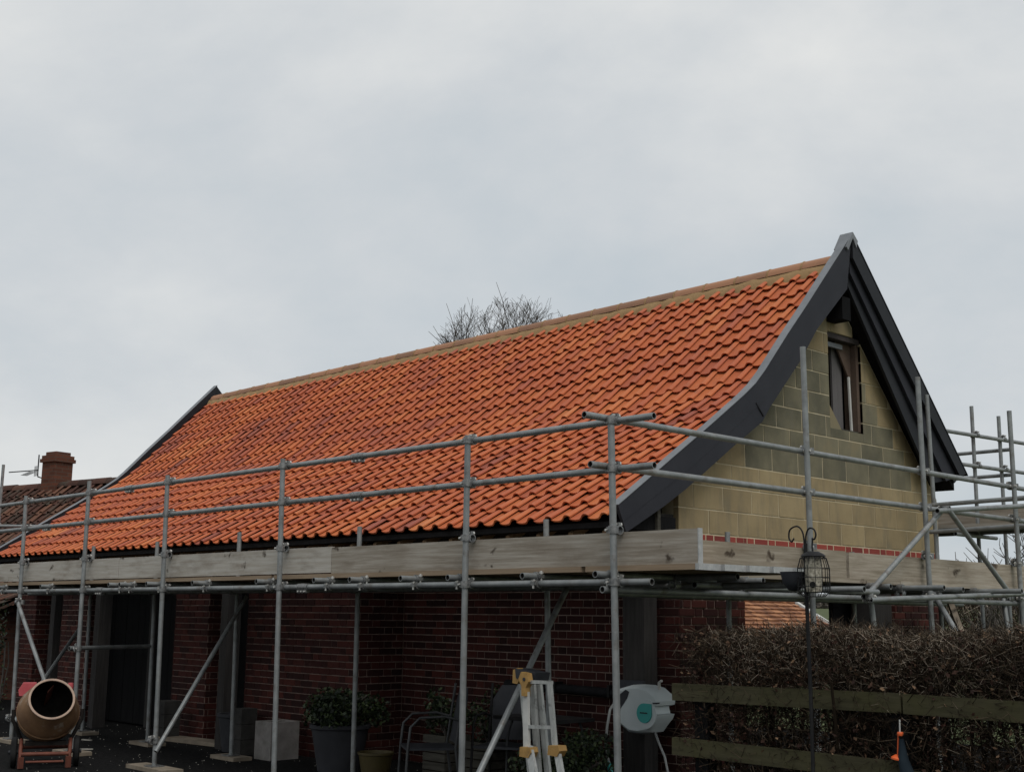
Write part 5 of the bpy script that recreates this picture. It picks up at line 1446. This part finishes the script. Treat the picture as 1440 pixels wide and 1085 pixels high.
obj('seed_tube', MB().lathe([(0.0, 0.19), (0.045, 0.19), (0.048, 0.08), (0.042, 0.0), (0.0, 0.0)], (fx, BY, 1.752), (0, 0, 1), 18), 'suet', fd, smooth=50)
obj('feed_port', MB().lathe([(0.0, 0.004), (0.014, 0.004), (0.017, 0.0), (0.017, -0.03)], (fx + 0.02, BY - 0.044, 1.79), (0.4, -0.92, 0), 12), 'rubber', fd)
cage = MB()
for k in range(14):
    a = 2 * math.pi * k / 14; cx0_ = lambda r, z: (fx + r * math.cos(a), BY + r * math.sin(a), z)
    cage.tube([cx0_(0.03, 1.958), cx0_(0.072, 1.935), cx0_(0.088, 1.88), cx0_(0.088, 1.76), cx0_(0.06, 1.725)], 0.0022, 4, caps=False)
for z, r in ((1.935, 0.072), (1.88, 0.088), (1.83, 0.088), (1.78, 0.088), (1.725, 0.06)):
    cage.tube([(fx + r * math.cos(t), BY + r * math.sin(t), z) for t in np.linspace(0, 2 * math.pi, 21)], 0.0022, 4, caps=False)
obj('cage', cage, 'iron', fd)
# orange and navy tool hanging on the fence post
tl = thing('hanging_tool', 'bright orange and black string-hung tool on the middle fence post', 'tool', (2.02, -0.06, 0.7))
tx0, ty0 = float(ony(1266, 1030, -0.045)[0]), -0.045
zt_ = float(ony(1266, 1030, ty0)[2])
obj('cord', MB().tube([(tx0, ty0, zt_ + 0.07), (tx0 - 0.002, ty0, zt_ + 0.0)], 0.004, 6), 'white_trim', tl)
obj('grip', MB().lathe([(0.0, 0.006), (0.014, 0.006), (0.018, 0.0), (0.014, -0.014), (0.0, -0.014)], (tx0, ty0, zt_), (0, 0, 1), 14), 'orange_bright', tl, smooth=50)
obj('shaft', MB().tube([(tx0 - 0.012, ty0, zt_ - 0.005), (tx0 - 0.02, ty0, zt_ - 0.12)], 0.0045, 6), 'orange_bright', tl)
obj('guard', MB().lathe([(0.0, 0.012), (0.014, 0.010), (0.034, -0.006), (0.034, -0.014), (0.0, -0.016)], (tx0 - 0.022, ty0, zt_ - 0.125), (0.15, 0, 1), 16), 'orange_bright', tl, smooth=50)
obj('sleeve', MB().tube([(tx0 + 0.005, ty0, zt_ - 0.03), (tx0 + 0.012, ty0, zt_ - 0.14), (tx0 + 0.05, ty0 - 0.01, zt_ - 0.24), (tx0 + 0.06, ty0 - 0.01, zt_ - 0.36)], 0.03, 10, radii=[0.012, 0.03, 0.042, 0.05]), 'navy', tl, smooth=60)

# ================================================================== POTS, CHAIR AND YARD THINGS
def planter(name, label, x, y, rad, h, m, prof=None, cat='pot'):
    t = thing(name, label, cat, (x, y, G))
    p = [(0.0, 0.0), (rad * 0.72, 0.0), (rad * 0.97, h * 0.9), (rad * 1.04, h * 0.92), (rad * 1.04, h), (rad * 0.93, h), (rad * 0.90, h * 0.86)]
    obj('body', MB().lathe(p, (x, y, G), (0, 0, 1), 28), m, t, smooth=35)
    obj('soil', MB().lathe([(0.0, 0.0), (rad * 0.93, 0.0), (rad * 0.9, -0.02)], (x, y, G + h * 0.88), (0, 0, 1), 24), 'soil', t)
    return t
# stone trough
tr = thing('stone_trough', 'pale square stone trough beside the big leafy shrub', 'planter', (-6.34, 1.5, G))
t0, t1 = onz(353, 1062, G), onz(392, 1073, G)
tx0_, tx1_, ty_ = -6.50, -6.18, 1.36
tm = MB(); w = 0.06; h = 0.40
tm.box(tx0_, tx1_, ty_, ty_ + w, G, G + h); tm.box(tx0_, tx1_, ty_ + 0.30, ty_ + 0.30 + w, G, G + h)
tm.box(tx0_, tx0_ + w, ty_ + w, ty_ + 0.30, G, G + h); tm.box(tx1_ - w, tx1_, ty_ + w, ty_ + 0.30, G, G + h); tm.box(tx0_ + w, tx1_ - w, ty_ + w, ty_ + 0.30, G, G + 0.06)
obj('trough', tm, 'stone', tr); obj('soil', MB().box(tx0_ + w, tx1_ - w, ty_ + w, ty_ + 0.30, G + 0.065, G + h - 0.05), 'soil', tr)
planter('plant_pot', 'large dark grey round pot under the leafy evergreen shrub', -5.05, 1.45, 0.30, 0.46, 'pot')
bush('evergreen_shrub', 'leafy dark evergreen shrub growing in the large grey pot', (-5.08, 1.5, 0.64), (0.52, 0.40, 0.28), 3600, (0.014, 0.032))
planter('plant_pot', 'small ochre yellow pot beside the pale slatted crate', -4.25, 1.30, 0.17, 0.26, 'pot_yellow')
# slatted crates with dark plants
def crate(label, x0, x1, y0, y1, h):
    t = thing('slatted_planter', label, 'planter', ((x0 + x1) / 2, (y0 + y1) / 2, G), 'slatted planters by the wall')
    n = 5
    for k in range(n):
        z0 = G + 0.01 + k * (h / n); z1 = z0 + h / n - 0.012
        obj('slat', MB().box(x0, x1, y0, y0 + 0.02, z0, z1), 'crate', t)
        obj('slat', MB().box(x1 - 0.02, x1, y0 + 0.022, y1 - 0.022, z0, z1), 'crate', t)
        obj('slat', MB().box(x0, x1, y1 - 0.02, y1, z0, z1), 'crate', t)
        obj('slat', MB().box(x0, x0 + 0.02, y0 + 0.022, y1 - 0.022, z0, z1), 'crate', t)
    obj('soil', MB().box(x0 + 0.022, x1 - 0.022, y0 + 0.022, y1 - 0.022, G, G + h * 0.85), 'soil', t)
    return t
crate('pale slatted planter left of the garden chair', -4.05, -3.72, 1.72, 2.05, 0.42)
crate('pale slatted planter behind the garden chair seat', -3.45, -3.08, 1.72, 2.05, 0.40)
bush('dark_shrub', 'dark clipped shrub in the slatted planter left of the chair', (-3.88, 1.88, 0.62), (0.22, 0.2, 0.2), 900, (0.012, 0.028))
bush('dark_shrub', 'dark shrub in the slatted planter behind the chair', (-3.27, 1.88, 0.62), (0.24, 0.2, 0.22), 900, (0.012, 0.028))
planter('plant_pot', 'dark pot by the brick pier left of the stone trough', -7.3, 1.62, 0.22, 0.42, 'pot')
st = thing('stone_block', 'rough stone pillar standing behind the inner scaffold pole', 'stone', (-6.95, 1.45, G))
for k in range(3): obj('stone', MB().box(-7.02 + 0.01 * k, -6.82, 1.38, 1.58, G + k * 0.17, G + k * 0.17 + 0.165), 'stone_dark', st)
bk = thing('stone_block', 'rough stone pillar at the corner of the dark doorway', 'stone', (-9.0, 1.55, G))
for k in range(3): obj('stone', MB().box(-9.05 + 0.012 * k, -8.8, 1.5, 1.72, G + k * 0.16, G + k * 0.16 + 0.155), 'stone_dark', bk)
# garden chair
gc = thing('garden_chair', 'metal garden chair with grey tube arms and dark seat', 'chair', (-3.1, 1.05, G))
def chair(t, cx, cy, m_fr, ang=0.0, dark=False):
    Rm = Matrix.Translation((cx, cy, G)) @ Matrix.Rotation(ang, 4, 'Z')
    T = lambda x, y, z: tuple(Rm @ Vector((x, y, z)))
    for s in (-1, 1):
        obj('frame', MB().tube([T(s * .26, -.24, 0), T(s * .25, -.22, .42), T(s * .25, -.20, .60), T(s * .25, -.12, .68), T(s * .25, .10, .69), T(s * .24, .22, .66)], 0.012, 8), m_fr, t, smooth=60)
        obj('leg', MB().tube([T(s * .24, .26, 0), T(s * .24, .20, .42), T(s * .23, .27, .95)], 0.012, 8), m_fr, t, smooth=60)
    obj('seat', MB().prism([(-.24, -.23), (.24, -.23), (.23, .22), (-.23, .22)], 'z', .405, .425), 'dark_plastic', t)
    bk_ = MB()
    bk_.add([T(-.22, .22, .45), T(.22, .22, .45), T(.23, .28, .80), T(.15, .30, .93), T(-.15, .30, .93), T(-.23, .28, .80), T(-.22, .24, .45), T(.22, .24, .45), T(.23, .30, .80), T(.15, .32, .93), T(-.15, .32, .93), T(-.23, .30, .80)],
            [(0, 1, 2, 3, 4, 5), (11, 10, 9, 8, 7, 6)] + [(i, i + 6, (i + 1) % 6 + 6, (i + 1) % 6) for i in range(6)])
    obj('backrest', bk_, 'dark_plastic', t)
    for o in t.children:
        if o.name.startswith('seat'):
            me = o.data; 
            lo = WORLD[o.name]
            for v_ in me.vertices:
                w3 = Rm @ Vector((v_.co.x + lo.x, v_.co.y + lo.y, v_.co.z + lo.z)); v_.co = w3 - lo
            c_ = Vector((cx, cy, G)); 
            for v_ in me.vertices: v_.co = v_.co + lo - c_
            o.location = c_ - WORLD[t.name]
            WORLD[o.name] = c_
chair(gc, -3.12, 1.02, 'chair_tube', -0.55)
dk = thing('garden_chair', 'black garden chair in shade behind the tube-armed chair', 'chair', (-2.75, 1.62, G))
chair(dk, -2.75, 1.62, 'iron', 0.5)
gt = thing('garden_table', 'dark garden table with bent iron legs left of the ladder', 'table', (-2.35, 1.75, G))
gt_z = 0.70
obj('table_top', MB().prism([(-2.75, 1.95), (-1.98, 1.95), (-1.98, 1.45), (-2.75, 1.45)], 'z', gt_z, gt_z + 0.03), 'iron', gt)
for x, y in ((-2.6, 1.55), (-2.1, 1.55), (-2.6, 1.88), (-2.1, 1.88)):
    sg = -1 if x < -2.3 else 1
    obj('leg', MB().tube([(x, y, gt_z), (x + sg * 0.04, y, gt_z - 0.08), (x + sg * 0.07, y, gt_z - 0.2), (x + sg * 0.08, y, G)], 0.011, 8), 'chair_tube', gt, smooth=60)
bush('evergreen_bush', 'low dark evergreen bush against the wall right of the ladder', (-1.80, 1.45, 0.30), (0.55, 0.36, 0.26), 3600, (0.014, 0.030))
# ivy like pale plant at extreme left
iv = bush('climbing_plant', 'pale sprigs of a climbing plant at the extreme left edge', (float(atd(2, 940, 20)[0]), float(atd(2, 940, 20)[1]), 0.75), (0.12, 0.12, 0.7), 260, (0.015, 0.035))

# timber sole boards under the outer and inner poles
sole_lab = ['sole board half hidden behind the cement mixer', 'sole board under the pole right of the mixer', 'pale sole board under the front pole with the raking brace', 'sole board under the front pole before the stone trough', 'sole board under the pole left of the ladder', 'sole board under the corner pole', 'sole board under the leftmost pole']
for i, b in enumerate(feet):
    if i == 6: continue
    a_ = 0.9 if i == 2 else 0.6
    o = obj('sole_board', MB().box(b[0] - a_ * 0.42, b[0] + a_ * 0.42, b[1] - 0.115, b[1] + 0.115, G + 0.003, G + 0.041), 'sole')
    tag(o, sole_lab[i], 'timber board', 'timber sole boards under the scaffold poles')
ilab = ['sole board in shadow right of the dark chair', 'sole board between the shrub pot and yellow pot', 'square sole board left of the stone trough', 'sole board before the dark doorway', 'sole board behind the mixer, furthest back']
for i, b in enumerate(ifeet):
    o = obj('sole_board', MB().box(b[0] - 0.24, b[0] + 0.24, b[1] - 0.115, b[1] + 0.115, G + 0.003, G + 0.041), 'sole')
    tag(o, ilab[i], 'timber board', 'timber sole boards under the scaffold poles')
p = onz(268, 1041, G + 0.02)
o = obj('plank', MB().box(-0.65, 0.75, -0.13, 0.13, 0, 0.045), 'sole', origin=(0, 0, 0)); o.location = (float(p[0]), float(p[1]), G + 0.004); o.rotation_euler[2] = 0.12
WORLD[o.name] = Vector(o.location)
tag(o, 'long flat plank lying on the ground before the brick pier', 'plank')
for k, (px, py, L_, rz) in enumerate(((113, 1054, 0.28, 0.9), (122, 1041, 0.16, 0.3), (118, 1057, 0.22, 0.2))):
    p = onz(px, py, G)
    o = obj('timber_offcut', MB().box(-L_ / 2, L_ / 2, -0.014, 0.014, 0, 0.012), 'chip', origin=(0, 0, 0)); o.location = (float(p[0]), float(p[1]), G + 0.006); o.rotation_euler[2] = rz
    tag(o, ['longest pale batten offcut on the ground right of the mixer', 'shortest pale offcut lying right of the mixer wheel', 'middling pale offcut nearest the mixer wheel'][k], 'offcut', 'timber offcuts by the mixer')
# stone chips and grit on the yard
gr = MB()
for k in range(900):
    x, y = random.uniform(-13, -1), random.uniform(-2.6, 2.2)
    s = random.uniform(0.003, 0.007) * (1.6 if random.random() < 0.1 else 1)
    z = yard_z(x, y)
    gr.add([(x - s, y - s * .6, z), (x + s, y - s * .4, z), (x + s * .3, y + s, z), (x, y, z + s)], [(0, 1, 3), (1, 2, 3), (2, 0, 3)], random.random())
tag(obj('stone_chips', gr, 'chip'), kind='stuff')
